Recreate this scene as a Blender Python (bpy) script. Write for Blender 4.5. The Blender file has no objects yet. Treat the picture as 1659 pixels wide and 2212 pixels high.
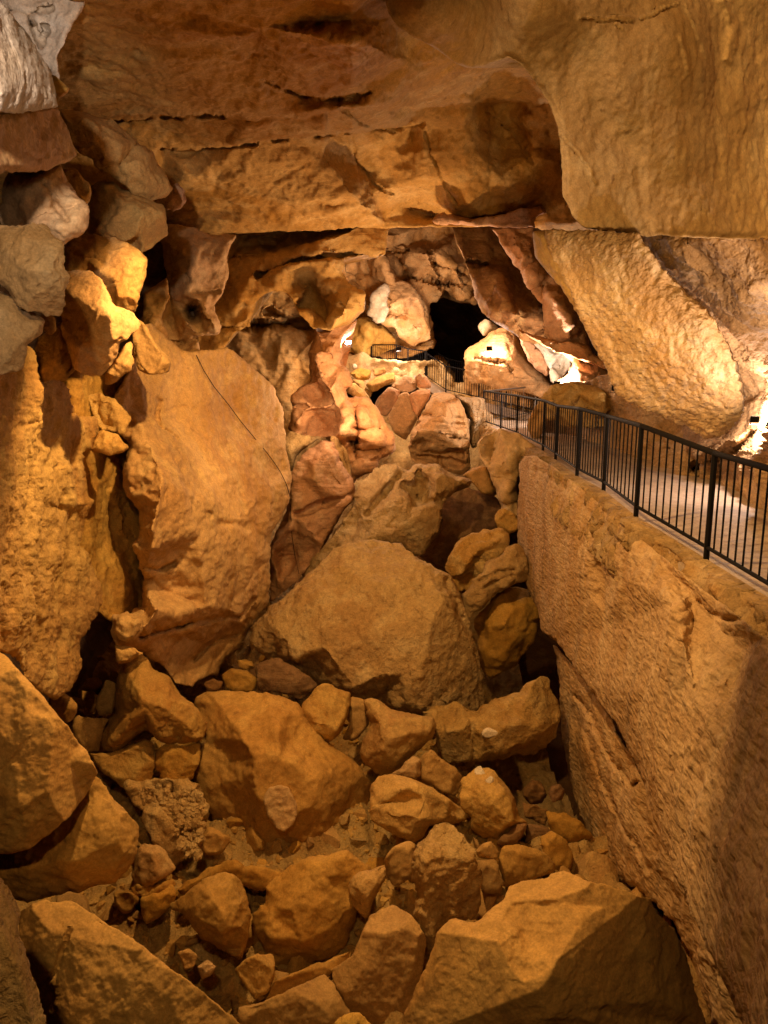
import bpy, bmesh, math, random, time
import numpy as np
from mathutils import Vector, Matrix
from mathutils.geometry import delaunay_2d_cdt
from mathutils.bvhtree import BVHTree
from mathutils.kdtree import KDTree

R = math.radians
scene = bpy.context.scene
COL = scene.collection
DETAIL = 3.6          # spacing of surface vertices

# ------------------------------------------------------------ camera
PITCH = R(10.8)
FPX, CU, CV = 1600.0, 829.5, 1106.0
cam_data = bpy.data.cameras.new("camera")
cam = bpy.data.objects.new("camera", cam_data)
COL.objects.link(cam)
cam.location = (0, 0, 0)
cam.rotation_euler = (R(90) - PITCH, 0, 0)
cam_data.sensor_fit = 'VERTICAL'
cam_data.sensor_height = 36.0
cam_data.lens = 36.0 * FPX / 2212.0
cam_data.clip_start = 0.1
cam_data.clip_end = 500
scene.camera = cam
CP, SP = math.cos(PITCH), math.sin(PITCH)

def P(u, v, d):
    """point in the cave at distance d along the viewing axis"""
    a = (u - CU) / FPX; k = (v - CV) / FPX
    return Vector((a * d, d * (CP - k * SP), d * (-SP - k * CP)))

def Pn(u, v, d):
    a = (u - CU) / FPX; k = (v - CV) / FPX
    return np.stack([a * d, d * (CP - k * SP), d * (-SP - k * CP)], -1)

# ------------------------------------------------------------ world, exposure
world = bpy.data.worlds.new("World"); scene.world = world
world.use_nodes = True
wb = world.node_tree.nodes['Background']
wb.inputs[0].default_value = (0.9, 0.5, 0.2, 1); wb.inputs[1].default_value = 0.0
scene.view_settings.view_transform = 'Standard'
scene.view_settings.look = 'None'
scene.view_settings.exposure = 0.27
scene.view_settings.gamma = 1
cy = scene.cycles
cy.use_denoising = True
cy.max_bounces = 3; cy.diffuse_bounces = 2; cy.glossy_bounces = 1
cy.use_adaptive_sampling = True; cy.adaptive_threshold = 0.025
cy.caustics_reflective = False; cy.caustics_refractive = False
cy.sample_clamp_indirect = 4.0

# ------------------------------------------------------------ lights (floodlights and unseen lights)
def lamp(name, loc, power, color, radius=0.25, spot=None, aim=None, blend=0.6):
    ld = bpy.data.lights.new(name, 'SPOT' if spot else 'POINT')
    ld.energy = power; ld.color = color; ld.shadow_soft_size = radius
    o = bpy.data.objects.new(name, ld); COL.objects.link(o); o.location = loc
    if spot:
        ld.spot_size = R(spot); ld.spot_blend = blend
        dvec = Vector(aim) - Vector(loc)
        o.rotation_euler = dvec.to_track_quat('-Z', 'Y').to_euler()
    return o
AMBER = (1.0, 0.60, 0.22); WARM = (1.0, 0.66, 0.33); PINK = (1.0, 0.68, 0.45); WHITE = (1.0, 0.86, 0.72)
EXPO = 0.27
FIX = []
# unseen lights without fixtures; overhead and left ones inferred, the rest added fill
AMBER = (1.0, 0.60, 0.225); WARM = (1.0, 0.60, 0.26); WHITE = (1.0, 0.80, 0.68)
lamp('lamp_overhead', (-0.9, 7.8, 2.5), 1500, AMBER, 0.08, spot=124, aim=(-0.4, 12.3, -5.4), blend=0.3)
lamp('added_fill_behind', (-0.5, -0.6, 2.8), 620, AMBER, 0.10, spot=80, aim=(-0.2, 9.2, -4.0), blend=0.5)
lamp('lamp_left', (-1.35, 1.5, 1.6), 1300, (1.0, 0.82, 0.72), 0.10, spot=27, aim=P(-60, 120, 5.2), blend=0.5)
lamp('lamp_left_low', (-1.7, 2.2, 0.8), 80, (1.0, 0.78, 0.58), 0.12, spot=78, aim=P(-30, 850, 6.5), blend=0.7)
lamp('added_fill_brow', (2.0, 4.0, -0.6), 1200, (1.0, 0.62, 0.24), 0.3, spot=70, aim=(4.1, 9.0, 2.5), blend=0.8)
lamp('added_fill_pit', (-0.4, 11.0, 0.2), 150, AMBER, 0.10, spot=126, aim=(0.3, 14.5, -6), blend=0.4)
lamp('added_fill_mid', (0.9, 18.6, -0.3), 500, (1.0, 0.63, 0.33), 0.15, spot=156, aim=(-0.7, 21.6, 1.7), blend=0.3)  # hangs unseen in mid-air, added to light the walls around it
lamp('added_fill_bulge', (0.9, 12.0, 0.4), 470, AMBER, 0.10, spot=64, aim=(-3.4, 15.5, -1.5), blend=0.6)
lamp('added_fill_walk', (4.5, 6.0, 0.3), 70, WARM, 0.12)
def flood(u, v, d, aim, power, label, col=WHITE, s=1.0, spot=None):
    p = P(u, v, d); a = Vector(aim)
    FIX.append((p, a, label, s))
    q = p + (a - p).normalized() * 0.12
    lamp('floodlight_glow', q, power, col, 0.06, spot=spot, aim=a)
flood(1674, 905, 7.8, P(1530, 710, 9.2), 230, 'added floodlight out of view at the right, washing the curtain edge', s=.7, spot=80)  # extra lamp beyond the frame, added to widen the wash on the curtain
flood(1630, 905, 11.2, P(1622, 885, 11.9), 150, 'floodlight glowing behind the tip of the popcorn curtain', s=.6)
flood(1330, 836, 18.2, P(1322, 815, 19.3), 260, 'floodlight half hidden left of the popcorn curtain foot')
flood(1204, 828, 23.4, P(1212, 790, 25), 700, 'floodlight under the curved glowing rib')
flood(1058, 752, 28.0, P(1085, 725, 29.4), 260, 'floodlight burning the rounded boulder white')
flood(861, 752, 33.6, P(850, 700, 35), 160, 'small bare floodlight on the upper landing post')
flood(752, 740, 24.5, P(742, 750, 22), 190, 'floodlight tucked behind the folded orange column', PINK)
lamp('added_fill_far', P(860, 640, 29), 1400, PINK, 0.3)  # added unseen light in mid-air, brightens the far wall
lamp('added_fill_basin', P(735, 850, 18.5), 170, PINK, 0.3)  # added unseen light for the ridged boulder and the column


# ------------------------------------------------------------ numpy noise
def _h(ix, iy, iz, s):
    n = (ix.astype(np.int64) * 374761393 + iy.astype(np.int64) * 668265263 + iz.astype(np.int64) * 2147483647 + s * 1274126177) & 0xFFFFFFFF
    n = ((n ^ (n >> 13)) * 1274126177) & 0xFFFFFFFF
    n = ((n ^ (n >> 16)) * 2246822519) & 0xFFFFFFFF
    n = n ^ (n >> 15)
    return (n & 0xFFFF) / 32767.5 - 1.0

def vnoise(p, s=0):
    i = np.floor(p).astype(np.int64); f = p - i
    w = f * f * f * (f * (f * 6 - 15) + 10)
    r = 0
    for a in (0, 1):
        wx = w[:, 0] if a else 1 - w[:, 0]
        for b in (0, 1):
            wy = w[:, 1] if b else 1 - w[:, 1]
            for c in (0, 1):
                wz = w[:, 2] if c else 1 - w[:, 2]
                r = r + wx * wy * wz * _h(i[:, 0] + a, i[:, 1] + b, i[:, 2] + c, s)
    return r

def fbm(p, s=0, o=3, g=0.5):
    r = 0; a = 1.0
    for k in range(o):
        r = r + a * vnoise(p * (2.03 ** k) + 7.3 * k, s + k); a *= g
    return r

_rm = np.array(Matrix.Rotation(0.7, 3, 'X') @ Matrix.Rotation(0.5, 3, 'Y') @ Matrix.Rotation(0.9, 3, 'Z'))
def facet(p, s=0):
    """piecewise linear noise: flat faces that meet in creases"""
    q = p @ _rm
    q = q + 0.22 * np.stack([vnoise(q * 1.3, s + 11), vnoise(q * 1.3, s + 12), vnoise(q * 1.3, s + 13)], -1)
    i = np.floor(q).astype(np.int64); f = q - i
    o = np.argsort(-f, axis=1)
    n = len(q); ar = np.arange(n)
    cur = i.copy(); fs = np.take_along_axis(f, o, 1)
    val = (1 - fs[:, 0]) * _h(cur[:, 0], cur[:, 1], cur[:, 2], s)
    for k in range(3):
        cur[ar, o[:, k]] += 1
        nxt = fs[:, k + 1] if k < 2 else 0
        val = val + (fs[:, k] - nxt) * _h(cur[:, 0], cur[:, 1], cur[:, 2], s)
    return val

# ------------------------------------------------------------ materials
def rock_mat(name, c1, c2, c3, stain=(0.16, 0.08, 0.035), scale=1.0, bump=0.5, pop=0.0, strata=0.0, rough=0.8, fine=1.0, cells=0.0, streak=0.0, ysc=0.5, frac=0, pscale=11.0):
    m = bpy.data.materials.new(name); m.use_nodes = True
    nt = m.node_tree; N = nt.nodes; L = nt.links
    bs = N['Principled BSDF']; bs.inputs['Roughness'].default_value = rough
    bs.inputs['Specular IOR Level'].default_value = 0.25
    tc = N.new('ShaderNodeNewGeometry')
    def noise(sc, det=6, ro=0.6, dist=0.0, vec=None):
        n = N.new('ShaderNodeTexNoise'); n.inputs['Scale'].default_value = sc * scale
        n.inputs['Detail'].default_value = det; n.inputs['Roughness'].default_value = ro
        n.inputs['Distortion'].default_value = dist
        L.new(vec or tc.outputs['Position'], n.inputs['Vector']); return n
    def ramp(src, a, b, ca=(0, 0, 0, 1), cb=(1, 1, 1, 1)):
        r = N.new('ShaderNodeValToRGB'); L.new(src, r.inputs[0])
        r.color_ramp.elements[0].position = a; r.color_ramp.elements[1].position = b
        r.color_ramp.elements[0].color = ca; r.color_ramp.elements[1].color = cb
        return r.outputs[0]
    def mix(fac, a, b):
        x = N.new('ShaderNodeMix'); x.data_type = 'RGBA'
        if isinstance(fac, float): x.inputs[0].default_value = fac
        else: L.new(fac, x.inputs[0])
        for s, val in ((6, a), (7, b)):
            if isinstance(val, tuple): x.inputs[s].default_value = (*val, 1)
            else: L.new(val, x.inputs[s])
        return x.outputs[2]
    big = noise(0.35, 3, 0.55, 0.6)
    mid = noise(1.7, 5, 0.65, 0.4)
    sm = noise(9.0, 4, 0.7)
    col = mix(ramp(big.outputs[0], 0.38, 0.62), c1, c2)
    col = mix(ramp(mid.outputs[0], 0.48, 0.68), col, c3)
    st = noise(0.9, 5, 0.75, 1.2)
    col = mix(ramp(st.outputs[0], 0.60, 0.78, (0, 0, 0, 1), (0.6, 0.6, 0.6, 1)), col, stain)
    if streak:
        ms = N.new('ShaderNodeMapping'); ms.inputs['Scale'].default_value = (1.6, 1.6, 0.22)
        L.new(tc.outputs['Position'], ms.inputs['Vector'])
        sk = noise(1.0, 5, 0.6, 0.8, ms.outputs[0])
        col = mix(ramp(sk.outputs[0], 0.56, 0.70, (0, 0, 0, 1), (streak, streak, streak, 1)), col, (0.20, 0.14, 0.085))
        sk2 = noise(1.35, 5, 0.6, 0.8, ms.outputs[0])
        col = mix(ramp(sk2.outputs[0], 0.60, 0.74, (0, 0, 0, 1), (streak * .7, streak * .7, streak * .7, 1)), col, (0.66, 0.52, 0.36))
    # dark specks and pits
    pits = noise(5.5, 3, 0.5)
    pr = ramp(pits.outputs[0], 0.66, 0.74, (0, 0, 0, 1), (0.55, 0.55, 0.55, 1))
    col = mix(pr, col, stain)
    # dust on upward faces
    sep = N.new('ShaderNodeSeparateXYZ'); L.new(tc.outputs['Normal'], sep.inputs[0])
    du = N.new('ShaderNodeMath'); du.operation = 'MULTIPLY'
    L.new(ramp(sep.outputs[2], 0.45, 0.9, (0, 0, 0, 1), (0.55, 0.55, 0.55, 1)), du.inputs[0]); L.new(ramp(mid.outputs[0], 0.35, 0.6), du.inputs[1])
    col = mix(du.outputs[0], col, (min(c1[0] * 1.12, .8), c1[1] * 1.12, c1[2] * 1.1))
    if frac:
        # broken fracture lines
        fv = N.new('ShaderNodeVectorMath'); fv.operation = 'ADD'
        fn = noise(1.3, 4, 0.6); fs_ = N.new('ShaderNodeVectorMath'); fs_.operation = 'SCALE'; fs_.inputs['Scale'].default_value = 0.7
        L.new(fn.outputs['Color'], fs_.inputs[0]); L.new(tc.outputs['Position'], fv.inputs[0]); L.new(fs_.outputs[0], fv.inputs[1])
        fm = N.new('ShaderNodeMapping'); fm.inputs['Scale'].default_value = (0.8, 0.8, 1.5); L.new(fv.outputs[0], fm.inputs['Vector'])
        fe = N.new('ShaderNodeTexVoronoi'); fe.feature = 'DISTANCE_TO_EDGE'; fe.inputs['Scale'].default_value = scale * 0.95; L.new(fm.outputs[0], fe.inputs['Vector'])
        fmask = noise(0.8, 2, 0.5, 0, fm.outputs[0])
        fr = N.new('ShaderNodeMath'); fr.operation = 'MULTIPLY'
        L.new(ramp(fe.outputs['Distance'], 0.002, 0.014, (1, 1, 1, 1), (0, 0, 0, 1)), fr.inputs[0]); L.new(ramp(fmask.outputs[0], 0.55, 0.64), fr.inputs[1])
        fd = N.new('ShaderNodeMath'); fd.operation = 'MULTIPLY'; fd.inputs[1].default_value = 0.45; L.new(fr.outputs[0], fd.inputs[0])
        col = mix(fd.outputs[0], col, (stain[0] * .6, stain[1] * .6, stain[2] * .6))
    hsv = N.new('ShaderNodeHueSaturation'); L.new(col, hsv.inputs['Color'])
    mr = N.new('ShaderNodeMapRange'); L.new(sm.outputs[0], mr.inputs[0])
    mr.inputs[1].default_value = 0.3; mr.inputs[2].default_value = 0.7
    mr.inputs[3].default_value = 0.80; mr.inputs[4].default_value = 1.16
    gr = noise(42.0, 2, 0.7)
    mr2 = N.new('ShaderNodeMapRange'); L.new(gr.outputs[0], mr2.inputs[0])
    mr2.inputs[1].default_value = 0.3; mr2.inputs[2].default_value = 0.7; mr2.inputs[3].default_value = 0.82; mr2.inputs[4].default_value = 1.16
    mm = N.new('ShaderNodeMath'); mm.operation = 'MULTIPLY'; L.new(mr.outputs[0], mm.inputs[0]); L.new(mr2.outputs[0], mm.inputs[1])
    last = mm.outputs[0]
    if cells:
        cvn = N.new('ShaderNodeTexVoronoi'); cvn.inputs['Scale'].default_value = cells
        L.new(tc.outputs['Position'], cvn.inputs['Vector'])
        cr_ = N.new('ShaderNodeMapRange'); L.new(cvn.outputs['Color'], cr_.inputs[0]); cr_.inputs[3].default_value = 0.72; cr_.inputs[4].default_value = 1.2
        m3 = N.new('ShaderNodeMath'); m3.operation = 'MULTIPLY'; L.new(last, m3.inputs[0]); L.new(cr_.outputs[0], m3.inputs[1]); last = m3.outputs[0]
    oi = N.new('ShaderNodeObjectInfo')
    ro_ = N.new('ShaderNodeMapRange'); L.new(oi.outputs['Random'], ro_.inputs[0]); ro_.inputs[3].default_value = 0.86; ro_.inputs[4].default_value = 1.14
    m4 = N.new('ShaderNodeMath'); m4.operation = 'MULTIPLY'; L.new(last, m4.inputs[0]); L.new(ro_.outputs[0], m4.inputs[1]); last = m4.outputs[0]
    m5 = N.new('ShaderNodeMath'); m5.operation = 'MULTIPLY'; m5.inputs[1].default_value = 7.31; L.new(oi.outputs['Random'], m5.inputs[0])
    m6 = N.new('ShaderNodeMath'); m6.operation = 'FRACT'; L.new(m5.outputs[0], m6.inputs[0])
    rs_ = N.new('ShaderNodeMapRange'); L.new(m6.outputs[0], rs_.inputs[0]); rs_.inputs[3].default_value = 0.98; rs_.inputs[4].default_value = 1.14
    L.new(rs_.outputs[0], hsv.inputs['Saturation'])
    L.new(last, hsv.inputs['Value'])
    L.new(hsv.outputs[0], bs.inputs['Base Color'])
    # bump
    prev = None
    def bumpn(h, dist, s, inv=False):
        nonlocal prev
        b = N.new('ShaderNodeBump'); b.inputs['Strength'].default_value = s; b.inputs['Distance'].default_value = dist
        b.invert = inv
        L.new(h, b.inputs['Height'])
        if prev: L.new(prev, b.inputs['Normal'])
        prev = b.outputs[0]
    bumpn(noise(2.6, 6, 0.62, 0.5).outputs[0], 0.16, bump)
    bumpn(noise(14.0, 5, 0.70).outputs[0], 0.035, bump * fine)
    bumpn(pr, 0.02, 0.7 * bump, True)
    if frac: bumpn(fr.outputs[0], 0.05, 0.8, True)
    if cells:
        ce = N.new('ShaderNodeTexVoronoi'); ce.feature = 'DISTANCE_TO_EDGE'; ce.inputs['Scale'].default_value = cells
        L.new(tc.outputs['Position'], ce.inputs['Vector']); bumpn(ramp(ce.outputs['Distance'], 0.0, 0.12), 0.03, .6)
    if strata:
        sx = N.new('ShaderNodeMapping'); sx.inputs['Scale'].default_value = (0.35, 0.35, 5.0)
        L.new(tc.outputs['Position'], sx.inputs['Vector'])
        sn = noise(1.0, 6, 0.6, 0.3, sx.outputs[0])
        bumpn(sn.outputs[0], 0.25, strata)
    if pop:
        for sc_, dd in ((pscale, 0.6 / pscale), (pscale * 2.2, 0.24 / pscale)):
            wv = N.new('ShaderNodeTexVoronoi'); wv.inputs['Scale'].default_value = sc_ * scale
            wv.feature = 'SMOOTH_F1'; wv.inputs['Smoothness'].default_value = 0.4
            nz = N.new('ShaderNodeVectorMath'); nz.operation = 'ADD'
            wn = noise(4.0, 3); sc2 = N.new('ShaderNodeVectorMath'); sc2.operation = 'SCALE'; sc2.inputs['Scale'].default_value = 0.06
            L.new(wn.outputs['Color'], sc2.inputs[0]); L.new(tc.outputs['Position'], nz.inputs[0]); L.new(sc2.outputs[0], nz.inputs[1])
            pm = N.new('ShaderNodeMapping'); pm.inputs['Scale'].default_value = (1.0, ysc, 1.0); L.new(nz.outputs[0], pm.inputs['Vector']); L.new(pm.outputs[0], wv.inputs['Vector'])
            bumpn(wv.outputs['Distance'], dd, pop, True)
    L.new(prev, bs.inputs['Normal'])
    return m

M = {}
M['tan']    = rock_mat('tan_limestone',   (0.54, 0.345, 0.165), (0.46, 0.26, 0.11), (0.60, 0.40, 0.19), bump=0.34)
M['ochre']  = rock_mat('ochre_limestone', (0.54, 0.335, 0.12), (0.46, 0.25, 0.085), (0.60, 0.40, 0.15), bump=0.5)
M['clay']   = rock_mat('clay_coated_rock',(0.48, 0.285, 0.10), (0.40, 0.215, 0.07), (0.53, 0.33, 0.12), bump=0.18, fine=1.3)
M['rough']  = rock_mat('rough_limestone', (0.57, 0.375, 0.155), (0.47, 0.27, 0.10), (0.66, 0.47, 0.23), bump=0.75, fine=1.6, pop=0.25, pscale=16, ysc=1)
M['pink']   = rock_mat('pinkish_limestone',(0.58, 0.335, 0.19), (0.50, 0.26, 0.13), (0.64, 0.41, 0.24), bump=0.45, strata=0.3)
M['wall']   = rock_mat('layered_limestone',(0.55, 0.345, 0.145), (0.46, 0.255, 0.09), (0.60, 0.40, 0.18), bump=0.26, strata=0.3)
M['pale']   = rock_mat('pale_limestone',  (0.66, 0.55, 0.42), (0.56, 0.44, 0.30), (0.72, 0.63, 0.50), stain=(0.3, 0.2, 0.11), bump=0.35)
M['cream']  = rock_mat('cream_limestone', (0.62, 0.45, 0.27), (0.54, 0.36, 0.19), (0.68, 0.53, 0.35), bump=0.5)
M['smooth'] = rock_mat('smooth_flowstone',(0.56, 0.38, 0.18), (0.50, 0.315, 0.13), (0.62, 0.44, 0.22), bump=0.15, fine=0.7)
M['pop']    = rock_mat('popcorn_calcite', (0.54, 0.37, 0.20), (0.46, 0.28, 0.13), (0.62, 0.46, 0.28), bump=0.15, pop=0.6, pscale=15)
M['cliff']  = rock_mat('crusted_cliff_rock', (0.53, 0.35, 0.185), (0.45, 0.27, 0.12), (0.60, 0.42, 0.235), bump=0.12, pop=0.6, pscale=15, streak=0.75, ysc=0.30)
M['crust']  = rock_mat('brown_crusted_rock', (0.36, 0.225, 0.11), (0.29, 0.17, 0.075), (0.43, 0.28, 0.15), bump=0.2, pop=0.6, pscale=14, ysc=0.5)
M['dark']   = rock_mat('shade_darkened_rock',(0.27, 0.15, 0.07), (0.18, 0.09, 0.04), (0.36, 0.22, 0.10), bump=0.4, strata=0.3)  # deep brown that puts the shade of unlit hollows into the colour
M['far']    = rock_mat('far_limestone',   (0.61, 0.38, 0.20), (0.52, 0.29, 0.12), (0.66, 0.45, 0.25), bump=0.7, strata=0.5, scale=0.6, frac=1)
M['floor']  = rock_mat('walkway_concrete',(0.46, 0.35, 0.26), (0.38, 0.28, 0.20), (0.52, 0.42, 0.33), bump=0.12, rough=0.6)
M['masonry']= rock_mat('mortared_stone',  (0.44, 0.30, 0.16), (0.36, 0.23, 0.11), (0.55, 0.40, 0.24), bump=0.6, pop=0.4, cells=4.5)

def plain(name, col, rough=0.5, metal=0.0, emit=0.0):
    m = bpy.data.materials.new(name); m.use_nodes = True
    b = m.node_tree.nodes['Principled BSDF']
    b.inputs['Roughness'].default_value = rough; b.inputs['Metallic'].default_value = metal; b.inputs['Specular IOR Level'].default_value = 0.15
    n = m.node_tree.nodes.new('ShaderNodeTexNoise'); n.inputs['Scale'].default_value = 40
    x = m.node_tree.nodes.new('ShaderNodeMix'); x.data_type = 'RGBA'
    x.inputs[6].default_value = (*col, 1); x.inputs[7].default_value = (*[c * 0.6 for c in col], 1)
    m.node_tree.links.new(n.outputs[0], x.inputs[0]); m.node_tree.links.new(x.outputs[2], b.inputs['Base Color'])
    if emit:
        b.inputs['Emission Color'].default_value = (*col, 1); b.inputs['Emission Strength'].default_value = emit
    return m
M['iron'] = plain('painted_iron', (0.006, 0.004, 0.0035), 0.7, 0.0)
M['steel'] = plain('pale_steel', (0.42, 0.38, 0.34), 0.35, 0.8)
M['cable'] = plain('rubber_cable', (0.05, 0.03, 0.02), 0.7)
M['lens'] = plain('lit_lens', (1.0, 0.85, 0.65), 0.3, 0, 60)

# ------------------------------------------------------------ object helpers
def tag(o, label=None, cat=None, group=None, kind=None):
    if label: o['label'] = label
    if cat: o['category'] = cat
    if group: o['group'] = group
    if kind: o['kind'] = kind
    return o

BVH = []
def link_mesh(name, verts, faces, mat, parent=None, smooth=True, origin=None):
    verts = np.asarray(verts, float)
    if origin is None and parent is None:
        origin = Vector(((verts[:, 0].min() + verts[:, 0].max()) / 2, (verts[:, 1].min() + verts[:, 1].max()) / 2, verts[:, 2].min()))
    if origin is None: origin = Vector((0, 0, 0))
    me = bpy.data.meshes.new(name)
    vv = verts - np.array(origin)
    me.from_pydata(vv.tolist(), [], faces)
    me.materials.append(mat)
    if smooth: me.polygons.foreach_set('use_smooth', [True] * len(me.polygons))
    me.update()
    o = bpy.data.objects.new(name, me); COL.objects.link(o)
    if parent: o.parent = parent
    o.location = origin
    return o

ZM = {'O': (0, 0, 1), 'Q0': (0, 0, .5), 'Q1': (829.5, 0, .5), 'Q2': (0, 737.3, .5), 'Q3': (829.5, 737.3, .5),
      'Q4': (0, 1474.6, .5), 'Q5': (829.5, 1474.6, .5), 'A': (0, 164.6, .2729), 'B': (329.2, 466.3, .2976),
      'C': (109.7, 1371.5, .3637), 'D': (603.5, 1426.4, .3968), 'E': (795.5, 960, .2811), 'F': (685.8, 493.7, .2976),
      'G': (987.5, 658.3, .4048)}
def cv(z, pts):
    a, b, s = ZM[z]
    return [(a + s * p[0], b + s * p[1]) + tuple(p[2:]) for p in pts]

def seg_dist(q, poly, closed=True):
    d = np.full(len(q), 1e9)
    n = len(poly)
    for i in range(n if closed else n - 1):
        a = np.array(poly[i][:2]); b = np.array(poly[(i + 1) % n][:2])
        ab = b - a; L2 = max(ab @ ab, 1e-9)
        t = np.clip(((q - a) @ ab) / L2, 0, 1)
        r = q - a - t[:, None] * ab
        d = np.minimum(d, np.sqrt((r * r).sum(1)))
    return d

def inside(q, poly):
    c = np.zeros(len(q), bool); n = len(poly); j = n - 1
    for i in range(n):
        xi, yi = poly[i][:2]; xj, yj = poly[j][:2]
        if yi != yj:
            hit = ((yi > q[:, 1]) != (yj > q[:, 1])) & (q[:, 0] < (xj - xi) * (q[:, 1] - yi) / (yj - yi) + xi)
            c ^= hit
        j = i
    return c

def tri_interp(q, ctrl):
    """linear interpolation over a triangulation of (u, v, value) points"""
    vs = [Vector(c[:2]) for c in ctrl]
    out = delaunay_2d_cdt(vs, [], [], 0, 1e-4)
    tv = out[0]; tris = out[2]; orig = out[3]
    vals = [ctrl[o[0]][2] if o else 0.0 for o in orig]
    r = np.zeros(len(q)); done = np.zeros(len(q), bool)
    for t in tris:
        a, b, c = (np.array(tv[k]) for k in t[:3])
        det = (b[1] - c[1]) * (a[0] - c[0]) + (c[0] - b[0]) * (a[1] - c[1])
        if abs(det) < 1e-9: continue
        w0 = ((b[1] - c[1]) * (q[:, 0] - c[0]) + (c[0] - b[0]) * (q[:, 1] - c[1])) / det
        w1 = ((c[1] - a[1]) * (q[:, 0] - c[0]) + (a[0] - c[0]) * (q[:, 1] - c[1])) / det
        w2 = 1 - w0 - w1
        m = (w0 >= -1e-6) & (w1 >= -1e-6) & (w2 >= -1e-6) & ~done
        r[m] = w0[m] * vals[t[0]] + w1[m] * vals[t[1]] + w2[m] * vals[t[2]]
        done |= m
    return r

RN = [0]
def rock(name, z, outline, d, label=None, cat=None, mat='tan', tilt=(0, 0), pts=(), cracks=(), ledges=(), rim=None,
         bulge=1.0, big=0.2, med=0.06, fine=0.018, fsc=1.0, thick=None, group=None, kind=None, step=None, jag=2.2,
         sx=(1, 1, 1), jag_len=22, soft=0, ps=1.0, cut=None):
    """one closed rock: an outline, faces at their own distances, a rounded rim and a back"""
    RN[0] += 1; seed = RN[0] * 17
    rnd = np.random.RandomState(seed)
    poly = cv(z, outline)
    pa = np.array([p[:2] for p in poly])
    c = pa.mean(0)
    if z == 'A' and not kind: pa = c + (pa - c) * 1.07; poly = [tuple(p_) for p_ in pa]
    size = float(np.sqrt(np.ptp(pa[:, 0]) * np.ptp(pa[:, 1])))
    if rim is None: rim = min(45, size * 0.2)
    if step is None: step = DETAIL if size > 60 else DETAIL * 0.8
    if callable(d): dfun = d; d0 = float(d(c[0], c[1]))
    else:
        d0 = float(d); dfun = lambda u, v: d0 + tilt[0] * (u - c[0]) / 100 + tilt[1] * (v - c[1]) / 100
    sc = d0 / 12.0
    # outline, resampled and roughened
    ring = []
    n = len(poly)
    for i in range(n):
        a = pa[i]; b = pa[(i + 1) % n]; L_ = np.linalg.norm(b - a); k = max(1, int(round(L_ / step)))
        for j in range(k): ring.append(a + (b - a) * j / k)
    ring = np.array(ring)
    # soften corners a little, then jag
    for _ in range(2): ring = 0.25 * np.roll(ring, 1, 0) + 0.5 * ring + 0.25 * np.roll(ring, -1, 0)
    q3 = np.column_stack([ring / jag_len, np.full(len(ring), seed * 0.37)])
    off = np.stack([facet(q3, seed) + 0.45 * fbm(q3 * 3.1, seed, 2), facet(q3 + 50, seed) + 0.45 * fbm(q3 * 3.1 + 50, seed, 2)], -1)
    ring = ring + jag * off
    rp = [tuple(p) for p in ring]
    x0, y0 = ring.min(0); x1, y1 = ring.max(0)
    gx, gy = np.meshgrid(np.arange(x0, x1, step), np.arange(y0, y1, step * 0.866))
    gx = gx + (np.arange(gx.shape[0]) % 2)[:, None] * step * 0.5
    g = np.column_stack([gx.ravel(), gy.ravel()]) + rnd.uniform(-.16, .16, (gx.size, 2)) * step
    g = g[inside(g, rp)]
    if len(g):
        # keep clear of the rim points
        from_rim = np.full(len(g), 1e9)
        for i0 in range(0, len(ring), 64):
            dd = ((g[:, None, :] - ring[None, i0:i0 + 64, :]) ** 2).sum(2).min(1)
            from_rim = np.minimum(from_rim, dd)
        g = g[from_rim > (0.55 * step) ** 2]
    pts2 = np.vstack([ring, g]) if len(g) else ring
    nr = len(ring)
    edges = [(i, (i + 1) % nr) for i in range(nr)]
    out = delaunay_2d_cdt([Vector(p) for p in pts2.tolist()], edges, [list(range(nr))], 1, 1e-5)
    V2 = np.array([tuple(p) for p in out[0]]); F = [list(f) for f in out[2]]; orig = out[3]
    # boundary loop in order of the cdt output
    idx_of = {}
    for i, o in enumerate(orig):
        for k in o: idx_of[k] = i
    loop = [idx_of[i] for i in range(nr)]
    loop = [x for i, x in enumerate(loop) if x != loop[i - 1]]
    u, v = V2[:, 0], V2[:, 1]
    D = np.asarray(dfun(u, v), float) * np.ones(len(u))
    rd = seg_dist(V2, rp[::2]); rd[loop] = 0
    cp = [(a[0], a[1], (a[2] if len(a) > 2 else 0) * ps) for a in cv(z, pts)]
    if cp:
        ctrl = [(p[0], p[1], (p[2] if len(p) > 2 else 0.0)) for p in poly] + list(cp)
        ctrl += [(x0 - 30, y0 - 30, 0), (x1 + 30, y0 - 30, 0), (x0 - 30, y1 + 30, 0), (x1 + 30, y1 + 30, 0)]
        if soft:
            zero = [(p[0], p[1], 0.0) for p in ring[::8]]
            num = 0; den = 0.22
            for a_, b_, c_ in zero + [tuple(x[:3]) for x in cp]:
                w_ = np.exp(-((u - a_) ** 2 + (v - b_) ** 2) / soft ** 2) * (1.0 if c_ else 0.35); num = num + w_ * c_; den = den + w_
            D += num / den * sc
        else:
            wq = np.column_stack([V2 / 30.0, np.full(len(V2), seed * .13)])
            Qw = V2 + 5 * np.stack([fbm(wq, seed + 21, 3), fbm(wq + 40, seed + 22, 3)], -1) * np.clip(rd / 15, 0, 1)[:, None]
            r_ = min(3.0, size * .02)
            D += sum(tri_interp(Qw + np.array(o_), ctrl) for o_ in ((0, 0), (r_, 0), (-r_, 0), (0, r_), (0, -r_))) / 5 * sc
    wob0 = np.column_stack([V2 / (28.0 + size * .10), np.full(len(V2), seed * .71)])
    rl = rim * np.clip(0.62 + 0.75 * facet(wob0, seed + 9), 0.16, 1.5)
    t = np.clip(rd / rl, 0, 1)
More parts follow.
